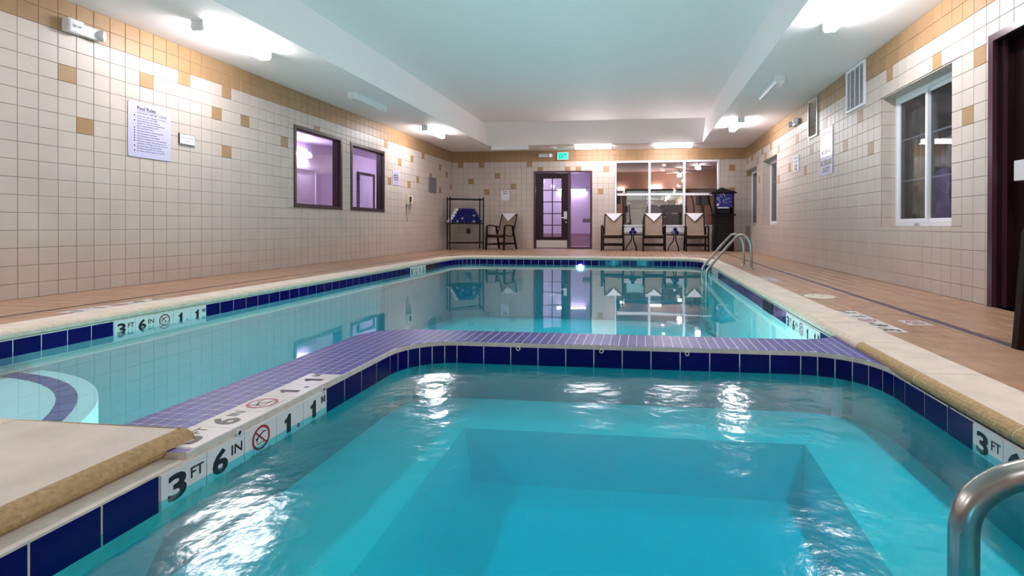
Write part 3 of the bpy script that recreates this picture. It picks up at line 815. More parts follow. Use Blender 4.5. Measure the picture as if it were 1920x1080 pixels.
# ------------------------------------------------------------------ ceiling lights
def fixture(loc, along, lit, label, length=.97):
    t = thing('ceiling_light', label, 'light', loc, 0 if along == 'y' else PI/2, 'fluorescent wrap lights on the soffit')
    L = length/2; w = .064; h = .100
    part_local('housing', MB().box((-w*.75, -L+.02, -.03), (w*.75, L-.02, 0)), 'white', t)
    prof = [(-w, -.018), (-w, -.072), (-w*.75, -h), (w*.75, -h), (w, -.072), (w, -.018)]
    mb = MB(); n = len(prof)
    for y0, y1 in ((-L+.02, L-.02),):
        for k in range(n-1):
            (xa, za), (xb, zb) = prof[k], prof[k+1]
            mb.add([(xa, y0, za), (xb, y0, zb), (xb, y1, zb), (xa, y1, za)], [(0, 1, 2, 3)])
        mb.add([(-w, y0, -.018), (w, y0, -.018), (w, y1, -.018), (-w, y1, -.018)], [(0, 1, 2, 3)])
    part_local('diffuser', mb, 'lens_on' if lit else 'lens_off', t)
    for y0, y1 in ((-L, -L+.022), (L-.022, L)):
        e = MB(); pf = [(-w*1.04, 0), (-w*1.04, -.074), (-w*.78, -h*1.04), (w*.78, -h*1.04), (w*1.04, -.074), (w*1.04, 0)]
        n = len(pf); vs = [(x, y0, z) for x, z in pf]+[(x, y1, z) for x, z in pf]
        e.add(vs, [tuple(range(n)), tuple(range(2*n-1, n-1, -1))]+[(k, n+k, n+(k+1) % n, (k+1) % n) for k in range(n)])
        part_local('end_cap', e, 'white', t)
    return t
def part_local(name, mb, mats, parent, **kw):
    return link(name, mb.mesh(name, mats), parent, Matrix.Identity(4), local=True, **kw)
XFL, XFR, YFB = -4.47, 1.915, 12.99
fixture((XFL, 5.155, ZC), 'y', True, 'lit ceiling light nearest on the left soffit above the pool rules board')
fixture((XFL, 7.93, ZC), 'y', False, 'unlit ceiling light on the left soffit above the brown framed windows')
fixture((XFL, 10.62, ZC), 'y', True, 'lit ceiling light farthest along the left soffit near the wall phone')
fixture((-3.38, YFB, ZC), 'x', False, 'unlit ceiling light on the back soffit above the paper notice')
fixture((-1.20, YFB, ZC), 'x', True, 'lit ceiling light on the back soffit right of the exit sign')
fixture((.82, YFB, ZC), 'x', True, 'lit ceiling light on the back soffit above the gym window')
fixture((XFR, 4.97, ZC), 'y', True, 'lit ceiling light nearest on the right soffit, cut by the top of the photo')
fixture((XFR, 7.78, ZC), 'y', False, 'unlit ceiling light on the right soffit before the white wall grille')
fixture((XFR, 10.47, ZC), 'y', True, 'lit ceiling light on the right soffit near the far right emergency lamp')
fixture((XFL, 2.3, ZC), 'y', True, 'lit ceiling light on the left soffit out of frame beside the camera')
fixture((XFR, 2.1, ZC), 'y', True, 'lit ceiling light on the right soffit out of frame beside the camera')
fixture((XFL, -.6, ZC), 'y', True, 'lit ceiling light on the left soffit behind the camera')
fixture((XFR, -.7, ZC), 'y', True, 'lit ceiling light on the right soffit behind the camera')
sd = part('ceiling_speaker', MB().lathe([(.10, 0), (.10, -.02), (.07, -.035), (.0001, -.038)], 20, 0, Matrix.Translation((-2.31, 13.3, ZC))), 'white')
tag(sd, 'small round white smoke detector on the back soffit above the exit sign', 'smoke detector')

# ------------------------------------------------------------------ emergency lights, exit sign
def emergency(fr, label, square=False):
    """fr origin at the middle of the unit on the wall"""
    t = thing('emergency_light', label, 'light', fr.translation)
    W_ = .30; mb = MB()
    mb.box((-W_/2, -.05, 0), (W_/2, .05, .055), 0, fr)
    part('body', mb, 'whiteplastic', t)
    for s_ in (-1, 1):
        if square and s_ < 0:                    # the near head is a flush square reflector
            o = part('lamp_head', MB().box((-W_/2-.01, -.062, .02), (-W_/2+.12, .062, .085), 0, fr), 'whiteplastic', t)
            part('lamp_glass', MB().box((-W_/2+.0, -.052, .085), (-W_/2+.11, .052, .093), 0, fr), 'lampface', o)
            for q in (-.022, .022): part('bulb', MB().lathe([(.014, .0), (.010, .012), (.0001, .016)], 10, 0, fr @ Matrix.Translation((-W_/2+.055+q, 0, .093))), 'chrome', o)
            continue
        m4 = fr @ Matrix.Translation((s_*(W_/2+.012), .0, .07)) @ Matrix.Rotation(s_*.75, 4, 'Y')
        o = part('lamp_head', MB().lathe([(.0001, -.06), (.034, -.052), (.052, -.01), (.056, .0)], 18, 0, m4), 'whiteplastic', t)
        part('lamp_glass', MB().lathe([(.055, .0), (.04, .012), (.0001, .018)], 18, 0, m4), 'lampface', o)
    return t
emergency(frame((-DL+.006, 4.24, 2.475), (0, 1, 0), (0, 0, 1)), 'white twin-head emergency light on the left wall above the pool rules board', True)
emergency(frame((-2.61, YB-.006, 2.575), (1, 0, 0), (0, 0, 1)), 'white twin-head emergency light left of the green exit sign')
emergency(frame((DR-.006, 9.42, 2.48), (0, -1, 0), (0, 0, 1)), 'grey twin-head emergency light on the right wall beside the dark louvre')
ex = thing('exit_sign', 'small green lit exit sign in white frame above the back door', 'sign', (-2.12, YB, 2.555))
part('housing', MB().box((-2.278, YB-.05, 2.452), (-1.965, YB-.006, 2.66)), 'whiteplastic', ex)
part('lit_face', MB().box((-2.262, YB-.053, 2.468), (-1.981, YB-.049, 2.645)), 'exitgreen', ex)
mb = MB(); put_text(mb, 'EXIT', 0, -.06, .12, .20, 'c', .02, z=0)
link('lettering', mb.mesh('lettering', 'exitdark'), ex, frame((-2.12, YB-.0545, 2.556), (1, 0, 0), (0, 0, 1)))

# ------------------------------------------------------------------ signs
def sign(name, label, fr, w, h, mt, lines, ink='black', th=.004, radius=0., cat='sign'):
    """lines: (text, x fraction, y fraction of baseline, cap height, width or None, align, bold)"""
    t = thing(name, label, cat, fr.translation)
    pts = [(0, 0), (w, 0), (w, h), (0, h)]
    if radius:
        pts = []
        for cx_, cy__, a0 in ((w-radius, radius, -90), (w-radius, h-radius, 0), (radius, h-radius, 90), (radius, radius, 180)):
            pts += [(cx_+radius*math.cos(R(a0+k*18)), cy__+radius*math.sin(R(a0+k*18))) for k in range(6)]
    mb = MB(); mb.prism(pts, 0, th); mb.v = [tuple(fr @ Vector(v)) for v in mb.v]
    part('board', mb, mt, t)
    mb = MB()
    for ln in lines:
        if ln[0] == '-': x0, y0, x1, th_ = ln[1:]; mb.poly([(x0*w, y0*h, th+.0006), (x1*w, y0*h, th+.0006), (x1*w, y0*h+th_, th+.0006), (x0*w, y0*h+th_, th+.0006)]); continue
        tx, fx, fy, ch, ww, al, bo = ln
        put_text(mb, tx, fx*w, fy*h, ch, ww, al, bo, z=th+.0006)
    mb.v = [tuple(fr @ Vector(v)) for v in mb.v]
    part('lettering', mb, ink, t)
    return t
sw, sh = .482, .588
rules = [('Pool Rules', .20, .855, .040, .205, 'l', .02), ('-', .20, .832, .90, .003),
         ('Pool Hours : 6:00 AM - 10:00 PM', .20, .790, .0155, .33, 'l', .012)]
yy = .735
for grp in (['Warning : No Lifeguard On Duty', 'Swim at your Own Risk'], ['Non-Swimmers & Children', 'Under 12 must be accompanied', 'by a responsible adult'], ['Do not Swim alone'],
            ['Shower before entering Pool'], ['No Diving or Jumping'], ['No Running or Horseplay'], ['Glass Containers are Prohibited'],
            ['Persons under the Influence of', 'Alcohol or Drugs shall not use Pool'], ['Persons with Communicable', 'Diseases should not use Pool'], ['In Case of Emergency Call 911']):
    rules.append(('-', .125, yy, .15, .012))
    for ln in grp:
        rules.append((ln, .20, yy, .0135, min(.345, len(ln)*.0108), 'l', .008)); yy -= .0425
    yy -= .0035
sign('pool_rules_sign', 'large lavender grey board headed Pool Rules with bullet list on the left wall', frame((-DL+.010, 4.690, 1.353), (0, 1, 0), (0, 0, 1)), sw, sh, 'lavsign', rules, radius=.025)
t = sign('notice_plate', 'small white framed notice plate just right of the pool rules board', frame((-DL+.010, 5.272, 1.577), (0, 1, 0), (0, 0, 1)), .205, .122, 'paper',
     [('No Food or Beverages', .5, .56, .013, .155, 'c', .01), ('in Pool Area', .5, .28, .012, .085, 'c', .01)], th=.014)
mb = MB()
for a, b, c, d in ((0, .205, 0, .008), (0, .205, .114, .122), (0, .008, .008, .114), (.197, .205, .008, .114)): mb.box((a, c, 0), (b, d, .018))
mb.v = [tuple(frame((-DL+.010, 5.272, 1.577), (0, 1, 0), (0, 0, 1)) @ Vector(v)) for v in mb.v]
part('rim', mb, 'chrome', t)
sign('notice_board', 'lavender grey bold-lettered notice on the left wall right of the second window', frame((-DL+.010, 10.36, 1.515), (0, 1, 0), (0, 0, 1)), .30, .30, 'lavsign',
     [('PLEASE SHOWER', .5, .80, .016, .2, 'c', .01), ('BEFORE', .5, .64, .03, .2, 'c', .04), ('ENTERING', .5, .48, .03, .22, 'c', .04), ('THE POOL', .5, .32, .03, .2, 'c', .04), ('THANK YOU', .5, .14, .016, .14, 'c', .01)])
sign('notice_board', 'dim grey dense notice on the left wall farthest from the camera, above the phone line', frame((-DL+.010, 12.225, 1.468), (0, 1, 0), (0, 0, 1)), .48, .40, 'greysign',
     [('POOL', .5, .84, .035, .22, 'c', .02), ('-', .12, .76, .88, .004), ('-', .12, .68, .88, .004), ('-', .12, .58, .80, .004), ('-', .12, .50, .88, .004), ('-', .12, .40, .82, .004), ('-', .12, .32, .88, .004), ('911', .5, .12, .035, .12, 'c', .02)], ink='ink', radius=.03)
sign('paper_notice', 'white paper sheet with two short printed lines on the back wall', frame((-3.872, YB-.010, 1.345), (1, 0, 0), (0, 0, 1)), .24, .285, 'paper',
     [('TOWEL', .5, .80, .026, .13, 'c', .04), ('AREA', .5, .62, .026, .12, 'c', .04)], th=.002)
# right wall, panel x runs towards -Y
sign('warning_sign', 'tall brushed silver sign headed WARNING on the right wall', frame((DR-.010, 8.205, 1.672), (0, -1, 0), (0, 0, 1)), .495, .43, 'silversign',
     [('WARNING', .5, .76, .062, .44, 'c', .045), ('-', .35, .66, .65, .006), ('NO', .5, .44, .05, .12, 'c', .03), ('NO DIVING', .5, .12, .05, .40, 'c', .03)], th=.005)
sign('warning_sign', 'silver sign reading NO LIFEGUARD ON DUTY below the WARNING sign', frame((DR-.010, 8.205, 1.408), (0, -1, 0), (0, 0, 1)), .495, .258, 'lavsign',
     [('NO LIFEGUARD', .5, .56, .075, .45, 'c', .045), ('ON DUTY', .5, .14, .075, .30, 'c', .045)], th=.005)
sign('capacity_sign', 'narrow pale sign with the number 12 on the right wall', frame((DR-.010, 9.60, 1.61), (0, -1, 0), (0, 0, 1)), .325, .29, 'paper',
     [('POOL', .5, .76, .045, .22, 'c', .03), ('MAXIMUM', .5, .58, .028, .2, 'c', .01), ('-', .2, .50, .8, .006), ('12', .5, .10, .095, .15, 'c', .05)], th=.006)

# ------------------------------------------------------------------ wall vents
def vent(label, y0, y1, z0, z1, mt, backm, slats, bars, rim=.03):
    t = thing('wall_vent', label, 'vent', (DR, (y0+y1)/2, z0))
    x = DR-.006
    part('backing', MB().box((x-.003, y0+.01, z0+.01), (x+.004, y1-.01, z1-.01)), backm, t)
    mb = MB()
    for a, b, c, d in ((y0, y1, z0, z0+rim), (y0, y1, z1-rim, z1), (y0, y0+rim, z0+rim, z1-rim), (y1-rim, y1, z0+rim, z1-rim)): mb.box((x-.022, a, c), (x, b, d))
    part('rim', mb, mt, t)
    n = slats; hz = (z1-z0-2*rim)/n
    sl = None
    for k in range(n):
        z = z0+rim+(k+.5)*hz
        if sl is None:
            b2 = MB(); b2.add([(-.016, -(y1-y0)/2+rim, -hz*.35), (-.016, (y1-y0)/2-rim, -hz*.35), (-.004, (y1-y0)/2-rim, hz*.25), (-.004, -(y1-y0)/2+rim, hz*.25),
                     (-.013, -(y1-y0)/2+rim, -hz*.40), (-.013, (y1-y0)/2-rim, -hz*.40), (-.001, (y1-y0)/2-rim, hz*.2), (-.001, -(y1-y0)/2+rim, hz*.2)],
                    [(0, 3, 2, 1), (4, 5, 6, 7), (0, 1, 5, 4), (2, 3, 7, 6)])
            sl = b2.mesh('slat', mt)
        link('slat', sl, t, Matrix.Translation((x, (y0+y1)/2, z)))
    for k in range(bars):
        y = y0+(y1-y0)*(k+1)/(bars+1)
        part('bar', MB().box((x-.020, y-.006, z0), (x-.014, y+.006, z1)), mt, t)
    return t
vent('tall dark louvred vent with bright rim on the right wall under the soffit', 8.328, 8.757, 2.065, 2.685, 'chrome', 'void', 22, 0, .025)
vent('wide white wall grille with vertical bars on the right wall next to the big window', 6.64, 7.21, 2.145, 2.705, 'vinyl', 'greysign', 24, 3)

# ------------------------------------------------------------------ phone, outlet
ph = thing('wall_phone', 'ivory wall phone with hanging coiled cord on the left wall', 'phone', (-DL, 11.09, 1.12))
part('body', MB().box((-DL+.006, 10.98, 1.12), (-DL+.06, 11.22, 1.335)), 'beige', ph)
part('handset', MB().tube([(-DL+.085, 11.10, 1.31), (-DL+.105, 11.10, 1.29), (-DL+.105, 11.10, 1.18), (-DL+.085, 11.10, 1.15)], .022, 10, rs=[.03, .02, .02, .032]), 'beige', ph)
part('cradle', MB().box((-DL+.06, 11.05, 1.17), (-DL+.085, 11.15, 1.29)), 'slot', ph)
part('cord', MB().tube(smooth_path([(-DL+.05, 11.0, 1.12), (-DL+.03, 11.02, .95), (-DL+.03, 11.10, .89), (-DL+.03, 11.17, .94), (-DL+.05, 11.15, 1.14)]), .006, 6), 'beige', ph)
part('cable', MB().tube(smooth_path([(-DL+.012, 10.99, 1.12), (-DL+.010, 11.0, .90), (-DL+.010, 11.05, .74)]), .005, 6), 'slot', ph)
ou = thing('wall_outlet', 'small dark outlet on the back wall under the towel shelf', 'outlet', (-4.81, YB, .41))
part('cover', MB().box((-4.866, YB-.018, .41), (-4.757, YB-.006, .55)), 'dark', ou)
for z in (.445, .505): part('socket', MB().box((-4.83, YB-.022, z-.018), (-4.79, YB-.016, z+.018)), 'greysign', ou)

# ------------------------------------------------------------------ left windows
def rect_frame(mb, axis, pos, a0, a1, z0, z1, wd, d0, d1, mi=0):
    """rectangular ring; axis 'x': plane of constant x, runs along y"""
    for (p, q, r_, s_) in ((a0, a1, z0, z0+wd), (a0, a1, z1-wd, z1), (a0, a0+wd, z0+wd, z1-wd), (a1-wd, a1, z0+wd, z1-wd)):
        if axis == 'x': mb.box((pos+d0, p, r_), (pos+d1, q, s_), mi)
        else: mb.box((p, pos+d0, r_), (q, pos+d1, s_), mi)
    return mb
for n_, (y0, z0, y1, z1) in ((1, WIN1), (2, WIN2)):
    t = thing('window_%d' % n_, None, None, (-DL, (y0+y1)/2, z0), kind='structure')
    part('window_frame', rect_frame(MB(), 'x', -DL, y0, y1, z0, z1, .05, -.14, .018), 'brown', t)
    part('glazing_bead', rect_frame(MB(), 'x', -DL, y0+.05, y1-.05, z0+.05, z1-.05, .018, -.09, -.03), 'brown', t)
    part('pane', MB().box((-DL-.066, y0+.05, z0+.05), (-DL-.062, y1-.05, z1-.05)), 'pane', t)

# ------------------------------------------------------------------ right windows
def side_window(n_, h, dep=.15, full=True):
    y0, z0, y1, z1 = h; x = DR+dep
    t = thing('window_%d' % n_, None, None, (x, (y0+y1)/2, z0), kind='structure')
    part('window_frame', rect_frame(MB(), 'x', x, y0+.01, y1-.01, z0+.005, z1-.012, .038, 0, .08), 'vinyl', t)
    ym = (y0+y1)/2+.055
    for (a, b, off) in ((ym-.02, y1-.045, .012), (y0+.045, ym+.02, .038)):
        s_ = part('sash', rect_frame(MB(), 'x', x, a, b, z0+.045, z1-.05, .040, off, off+.024), 'vinyl', t)
        part('pane', MB().box((x+off+.010, a+.04, z0+.085), (x+off+.014, b-.04, z1-.09)), 'nightpane', s_)
        for k in (1, 2):
            z = z0 + .045 + (z1-z0-.095)*k/3
            part('muntin', MB().box((x+off+.016, a+.03, z-.009), (x+off+.026, b-.03, z+.009)), 'vinyl', s_)
    part('latch', MB().box((x-.012, ym+.1, z0+.012), (x, ym+.18, z0+.03)), 'chrome', t)
    # what stands outside in the dark
    part('outside_wall', MB().box((x+1.2, y0-1.5, -.5), (x+1.25, y1+2.5, 3)), 'nightwall', t)
    return t
side_window(3, WR3); side_window(4, WR2); side_window(5, WR1)
# wavy curtain hanging behind the near right window
def curtain(y0, y1, x, z0, z1, label, mt='curtain'):
    mb = MB(); n = 64; vs = []
    for k in range(n+1):
        y = y0+(y1-y0)*k/n; xx = x+.028*math.sin(k*1.05)+.012*math.sin(k*.37)
        vs += [(xx, y, z0), (xx+.006*math.sin(k), y, z1)]
    mb.add(vs, [(2*k, 2*k+2, 2*k+3, 2*k+1) for k in range(n)], 0, True)
    mb.add([(v[0]+.004, v[1], v[2]) for v in vs], [(2*k+1, 2*k+3, 2*k+2, 2*k) for k in range(n)], 0, True)
    return tag(part('curtain', mb, mt), label, 'curtain')
M['greencurtain'] = mat('olive curtain', (.36, .36, .22), .9, var=.4, scale=7)
curtain(5.72, 6.60, DR+.33, .40, 1.95, 'olive curtain hanging behind the left pane of the near right window', 'greencurtain')
curtain(4.80, 5.70, DR+.33, .40, 1.55, 'grey sheer curtain behind the right pane of the near right window')

# ------------------------------------------------------------------ right door
t = thing('door_2', None, None, (DR, 3.9, 0), kind='structure')
y0, y1, zt = DOOR2[0], DOOR2[2], DOOR2[3]
mb = MB()
mb.box((DR-.014, y1-.055, 0), (DR+.02, y1, zt)); mb.box((DR-.014, y0, 0), (DR+.02, y0+.055, zt)); mb.box((DR-.014, y0+.055, zt-.055), (DR+.02, y1-.055, zt))
part('casing', mb, 'maroonframe', t)
mb = MB()
mb.box((DR+.02, y1-.055, 0), (DR+.19, y1, zt)); mb.box((DR+.02, y0, 0), (DR+.19, y0+.055, zt)); mb.box((DR+.02, y0+.05, zt-.055), (DR+.19, y1-.05, zt))
part('jamb', mb, 'maroon', t)
mb = MB().box((DR+.06, y1-.072, 0), (DR+.085, y1-.055, zt-.055)); part('stop', mb, 'maroonframe', t)
lf = part('door_leaf', MB().box((DR+.145, y0+.055, .01), (DR+.19, y1-.058, zt-.058)), 'maroon', t)
part('panic_bar', MB().box((DR+.075, y0+.12, 1.02), (DR+.105, y1-.26, 1.09)), 'chrome', lf)
part('bar_end', MB().prism([(DR+.02, y1-.34), (DR+.05, y1-.365), (DR+.14, y1-.365), (DR+.14, y1-.205), (DR+.06, y1-.205), (DR+.02, y1-.24)], .98, 1.13), 'whiteplastic', lf)

# ------------------------------------------------------------------ back door with side light
t = thing('door_1', None, None, (-2.1, YB, 0), kind='structure')
dx0, dx1, dz = DOORX; xm = -1.945                      # mullion between leaf and side light
mb = MB()
for a, b, c, d in ((dx0, dx0+.05, 0, dz), (dx1-.05, dx1, 0, dz), (dx0+.05, dx1-.05, dz-.05, dz), (xm-.035, xm+.035, 0, dz-.05), (xm+.035, dx1-.05, 0, .05)):
    mb.box((a, YB-.014, c), (b, YB+.13, d))
part('door_frame', mb, 'maroonframe', t)
lx0, lx1 = dx0+.055, xm-.04; gx0, gx1, gz0, gz1 = -2.676, -2.165, .33, 1.945
mb = MB(); yl0, yl1 = YB+.02, YB+.065
for a, b, c, d in ((lx0, gx0, .01, dz-.055), (gx1, lx1, .01, dz-.055), (gx0, gx1, .01, gz0), (gx0, gx1, gz1, dz-.055)): mb.box((a, yl0, c), (b, yl1, d))
lf = part('door_leaf', mb, 'maroon', t)
for k in range(1, 2):
    xx = gx0+(gx1-gx0)*k/2; part('glazing_bar', MB().box((xx-.012, yl0+.004, gz0), (xx+.012, yl1-.004, gz1)), 'maroon', lf)
for k in range(1, 5):
    z = gz0+(gz1-gz0)*k/5; part('glazing_bar', MB().box((gx0, yl0+.005, z-.012), (gx1, yl1-.005, z+.012)), 'maroon', lf)
for i in range(2):
    for k in range(5):
        xa = gx0+(gx1-gx0)*i/2; za = gz0+(gz1-gz0)*k/5
        part('pane', MB().box((xa+.013, YB+.040, za+.013), (xa+(gx1-gx0)/2-.013, YB+.044, za+(gz1-gz0)/5-.013)), 'pane', lf)
part('kick_plate', MB().box((lx0+.015, yl0-.004, .03), (lx1-.02, yl0+.001, .235)), 'chrome', lf)
h_ = part('lock_plate', MB().box((-2.095, yl0-.018, .82), (-2.005, yl0, 1.03)), 'chrome', lf)
mb = MB().tube([(-2.05, yl0-.01, .86), (-2.05, yl0-.06, .86), (-2.17, yl0-.06, .855)], .011, 8)
part('lever_handle', mb, 'chrome', lf)
part('deadbolt', MB().lathe([(.022, 0), (.022, .02), (.0001, .022)], 14, 0, frame((-2.03, yl0, .735), (1, 0, 0), (0, 0, 1))), 'chrome', lf)
part('side_light', MB().box((xm+.035, YB+.05, .05), (dx1-.05, YB+.056, dz-.05)), 'pane', t)

# ------------------------------------------------------------------ gym window in the back wall
t = thing('window_6', None, None, (.7, YB, BIG[1]), kind='structure')
bx0, bz0, bx1, bz1 = BIG
part('sill_panel', MB().box((bx0, YB-.010, bz0), (bx1, YB+.13, .625)), 'white', t)
mb = rect_frame(MB(), 'y', YB, bx0, bx1, .62, bz1, .045, -.020, .10)
part('window_frame', mb, 'vinyl', t)
xs = [bx0+.045, .25, 1.173, bx1-.045]
for xx in xs[1:3]: part('mullion', MB().box((xx-.03, YB-.018, .66), (xx+.03, YB+.09, bz1-.045)), 'vinyl', t)
for k in range(3): part('transom', MB().box((xs[k]+.02, YB-.016, 1.462), (xs[k+1]-.02, YB+.08, 1.522)), 'vinyl', t)
for k in range(3):
    for za, zb in ((.665, 1.462), (1.522, bz1-.045)):
        part('pane', MB().box((xs[k]+(.0 if k == 0 else .03), YB+.03, za), (xs[k+1]-(.0 if k == 2 else .03), YB+.034, zb)), 'pane', t)

# ------------------------------------------------------------------ hall behind the left wall and the back door
HX0, HX1, HY0, HY1, HZ = -7.9, -1.22, 6.0, 16.7, 2.60
part('floor_hall', MB().box((HX0-.1, HY0, -.05), (-DL-.14, HY1+.1, -.01)).box((-DL-.14, YB+.14, -.05), (HX1, HY1+.1, -.01)), 'mauve', kind='structure')
part('ceiling_hall', MB().box((HX0-.1, HY0, HZ), (-DL-.14, HY1+.1, HZ+.05)).box((-DL-.14, YB+.14, HZ), (HX1, HY1+.1, HZ+.05)), 'lav', kind='structure')
part('wall_hall_left', MB().box((HX0-.1, HY0, 0), (HX0, HY1, HZ)), 'lav', kind='structure')
part('wall_hall_near', MB().box((HX0, HY0-.1, 0), (-DL-.14, HY0, HZ)), 'lav', kind='structure')
part('wall_hall_back', MB().box((HX0, HY1, 0), (HX1, HY1+.1, HZ)), 'lav', kind='structure')
part('wall_hall_right', MB().box((HX1-.1, YB+.14, 0), (HX1, HY1, HZ)), 'lav', kind='structure')
part('baseboard_hall', MB().box((HX0+.001, HY1-.015, 0), (HX1-.1, HY1, .38)), 'mauve', kind='structure')
def hall_light(loc, rz, label, hh=.055):
    t = thing('hall_light', label, 'light', loc, rz, 'tube lights in the hall')
    part_local('housing', MB().box((-.5, -.04, -.02), (.5, .04, .05)), 'white', t)
    part_local('diffuser', MB().box((-.48, -hh, -.02-hh*1.2), (.48, hh, -.02)), 'lens_hall', t)
    for s_ in (-1, 1): part_local('end_cap', MB().box((s_*.48, -.06, -.09), (s_*.51, .06, .05)), 'chrome', t)
hall_light((-7.80, 10.75, 2.33), PI/2, 'lit tube light seen through the first brown framed window')
hall_light((-2.25, 16.6, 1.86), 0, 'lit tube light low on the hall wall behind the back door side light', .018)
hall_light((-6.6, 14.2, 2.5), PI/2, 'hall tube light hidden above the second brown framed window')
hall_light((-3.6, 15.4, 2.5), 0, 'hall tube light on the ceiling behind the back door')
hall_light((-6.6, 8.2, 2.5), PI/2, 'hall tube light near the first window, out of view')
def hall_door(x, y0, y1, zt, label, frm='brown', leaf='lavdoor'):
    t = thing('hall_door', label, 'door', (x, (y0+y1)/2, 0))
    mb = MB()
    mb.box((x, y0-.07, 0), (x+.05, y0, zt+.07)); mb.box((x, y1, 0), (x+.05, y1+.07, zt+.07)); mb.box((x, y0, zt), (x+.05, y1, zt+.07))
    part('door_frame', mb, frm, t)
    lf = part('door_leaf', MB().box((x, y0, .01), (x+.02, y1, zt)), leaf, t)
    for za, zb in ((.15, .62), (.72, 1.15), (1.25, zt-.12)):
        part('panel', MB().box((x+.018, y0+.14, za), (x+.028, y1-.14, zb)), leaf, lf)
    part('knob', MB().lathe([(.03, 0), (.03, .03), (.0001, .04)], 12, 0, frame((x+.02, y0+.08, 1.0), (0, 1, 0), (0, 0, 1))), 'chrome', lf)
hall_door(HX0, 13.50, 14.25, 2.08, 'pale panelled hall door in dark frame seen through the second window')
hall_door(HX0, 10.85, 11.55, 1.95, 'lavender hall door seen through the right edge of the first window', 'lavdoor', 'lav')
HX0_ = HX0; HX0 = HX0+.012
cb = thing('hall_counter', 'lavender counter low in the first brown framed window', 'counter', (HX0+.3, 9.95, 0))
part('cabinet_body', MB().box((HX0, 9.55, 0), (HX0+.55, 10.35, 1.02)), 'lav', cb); part('counter_top', MB().box((HX0, 9.50, 1.02), (HX0+.6, 10.40, 1.07)), 'white', cb)
HX0 = HX0_
df = thing('drinking_fountain', 'grey wall drinking fountain seen through the back door side light', 'fountain', (-1.45, 15.9, .6))
part('basin', MB().box((-1.78, 15.7, .74), (-1.33, 16.1, .86)), 'greysign', df)
part('pedestal', MB().box((-1.55, 15.8, .45), (-1.33, 16.0, .74)), 'greysign', df)
part('spout', MB().tube([(-1.62, 15.9, .86), (-1.62, 15.9, .93), (-1.58, 15.9, .95)], .018, 8), 'chrome', df)

# ------------------------------------------------------------------ gym behind the back window
GX0, GX1, GY0, GY1, GZ = -1.16, 3.3, YB+.14, 19.6, 2.66
part('floor_gym', MB().box((GX0, GY0, -.05), (GX1, GY1, -.01)), 'gymgrey', kind='structure')
part('ceiling_gym', MB().box((GX0, GY0, GZ), (GX1, GY1, GZ+.05)), 'gymceil', kind='structure')
part('wall_gym_left', MB().box((GX0-.02, GY0, 0), (GX0, GY1, GZ)), 'gymwall', kind='structure')
part('wall_gym_right', MB().box((GX1, GY0, 0), (GX1+.05, GY1, GZ)), 'gymwall', kind='structure')
part('wall_gym_back', MB().box((GX0, GY1, 0), (GX1, GY1+.05, GZ)), 'gymwall', kind='structure')
part('trim_gym', MB().box((GX0, GY1-.5, 2.02), (GX1, GY1, GZ)), 'gymwall', kind='structure')
mr = thing('wall_mirror', 'large pale mirror on the far gym wall', 'mirror', (.5, GY1-.03, .3))
part('mirror_glass', MB().box((GX0+.5, GY1-.03, .25), (1.75, GY1-.02, 1.98)), 'mirror', mr)
for xx in (.10, 1.0): part('mirror_joint', MB().box((xx-.008, GY1-.036, .25), (xx+.008, GY1-.03, 1.98)), 'chrome', mr)
for k, (x, y) in enumerate(((.76, 15.4), (.77, 16.9), (.80, 18.4))):
    t = thing('spot_light', ('warm ceiling spot light nearest the gym window', 'second warm ceiling spot light in the gym', 'farthest warm ceiling spot light in the gym')[k], 'light', (x, y, GZ), 0, 'gym spot lights')
    part('trim_ring', MB().lathe([(.075, 0), (.07, -.02), (.05, -.024)], 18, 0, Matrix.Translation((x, y, GZ))), 'white', t)
    part('bulb', MB().lathe([(.05, -.018), (.03, -.045), (.0001, -.05)], 14, 0, Matrix.Translation((x, y, GZ))), 'spot', t)
for k, (xa, xb, z) in enumerate(((-.85, -.58, 1.99), (.36, .80, 2.05))):  # tubes added to brighten the gym, stand-ins for mirrored pool lights
    t = thing('stand_in_tube', ('short added tube for a mirrored pool light at the left end of the far gym wall', 'added tube for a mirrored pool light on the far gym wall above the mirror')[k], 'light', ((xa+xb)/2, GY1-.5, z))
    part('housing', MB().box((xa, GY1-.53, z-.02), (xb, GY1-.5, z+.02)), 'white', t)
    part('diffuser', MB().box((xa+.02, GY1-.56, z-.022), (xb-.02, GY1-.53, z+.018)), 'gymtube', t)
def fan(loc, label, rz):
    t = thing('ceiling_fan', label, 'fan', loc, rz, 'gym ceiling fans')
    part_local('motor', MB().lathe([(.03, 0), (.03, -.08), (.09, -.10), (.09, -.16), (.05, -.18)], 16), 'white', t)
    part_local('lamp_shade', MB().lathe([(.05, -.18), (.085, -.22), (.07, -.27), (.0001, -.285)], 16), 'gymtube', t)
    for k in range(4):
        m4 = Matrix.Rotation(k*PI/2, 4, 'Z')
        part_local('blade', MB().box((.09, -.055, -.125), (.52, .055, -.112), 0, m4), 'white', t)
fan((1.78, 16.0, GZ), 'white ceiling fan with lamp in the right gym window bay', .5)
fan((1.38, 18.3, GZ), 'white ceiling fan with lamp farther back in the gym', .9)
tv = thing('wall_screen', 'dark red screen high on the right gym wall', 'screen', (GX1, 16.4, 1.9))
part('case', MB().box((GX1-.12, 15.9, 1.75), (GX1-.03, 16.9, 2.35)), 'gymblack', tv)
part('screen', MB().box((GX1-.125, 15.95, 1.8), (GX1-.12, 16.85, 2.3)), mat('dim red screen', (.25, .02, .03), .3), tv)
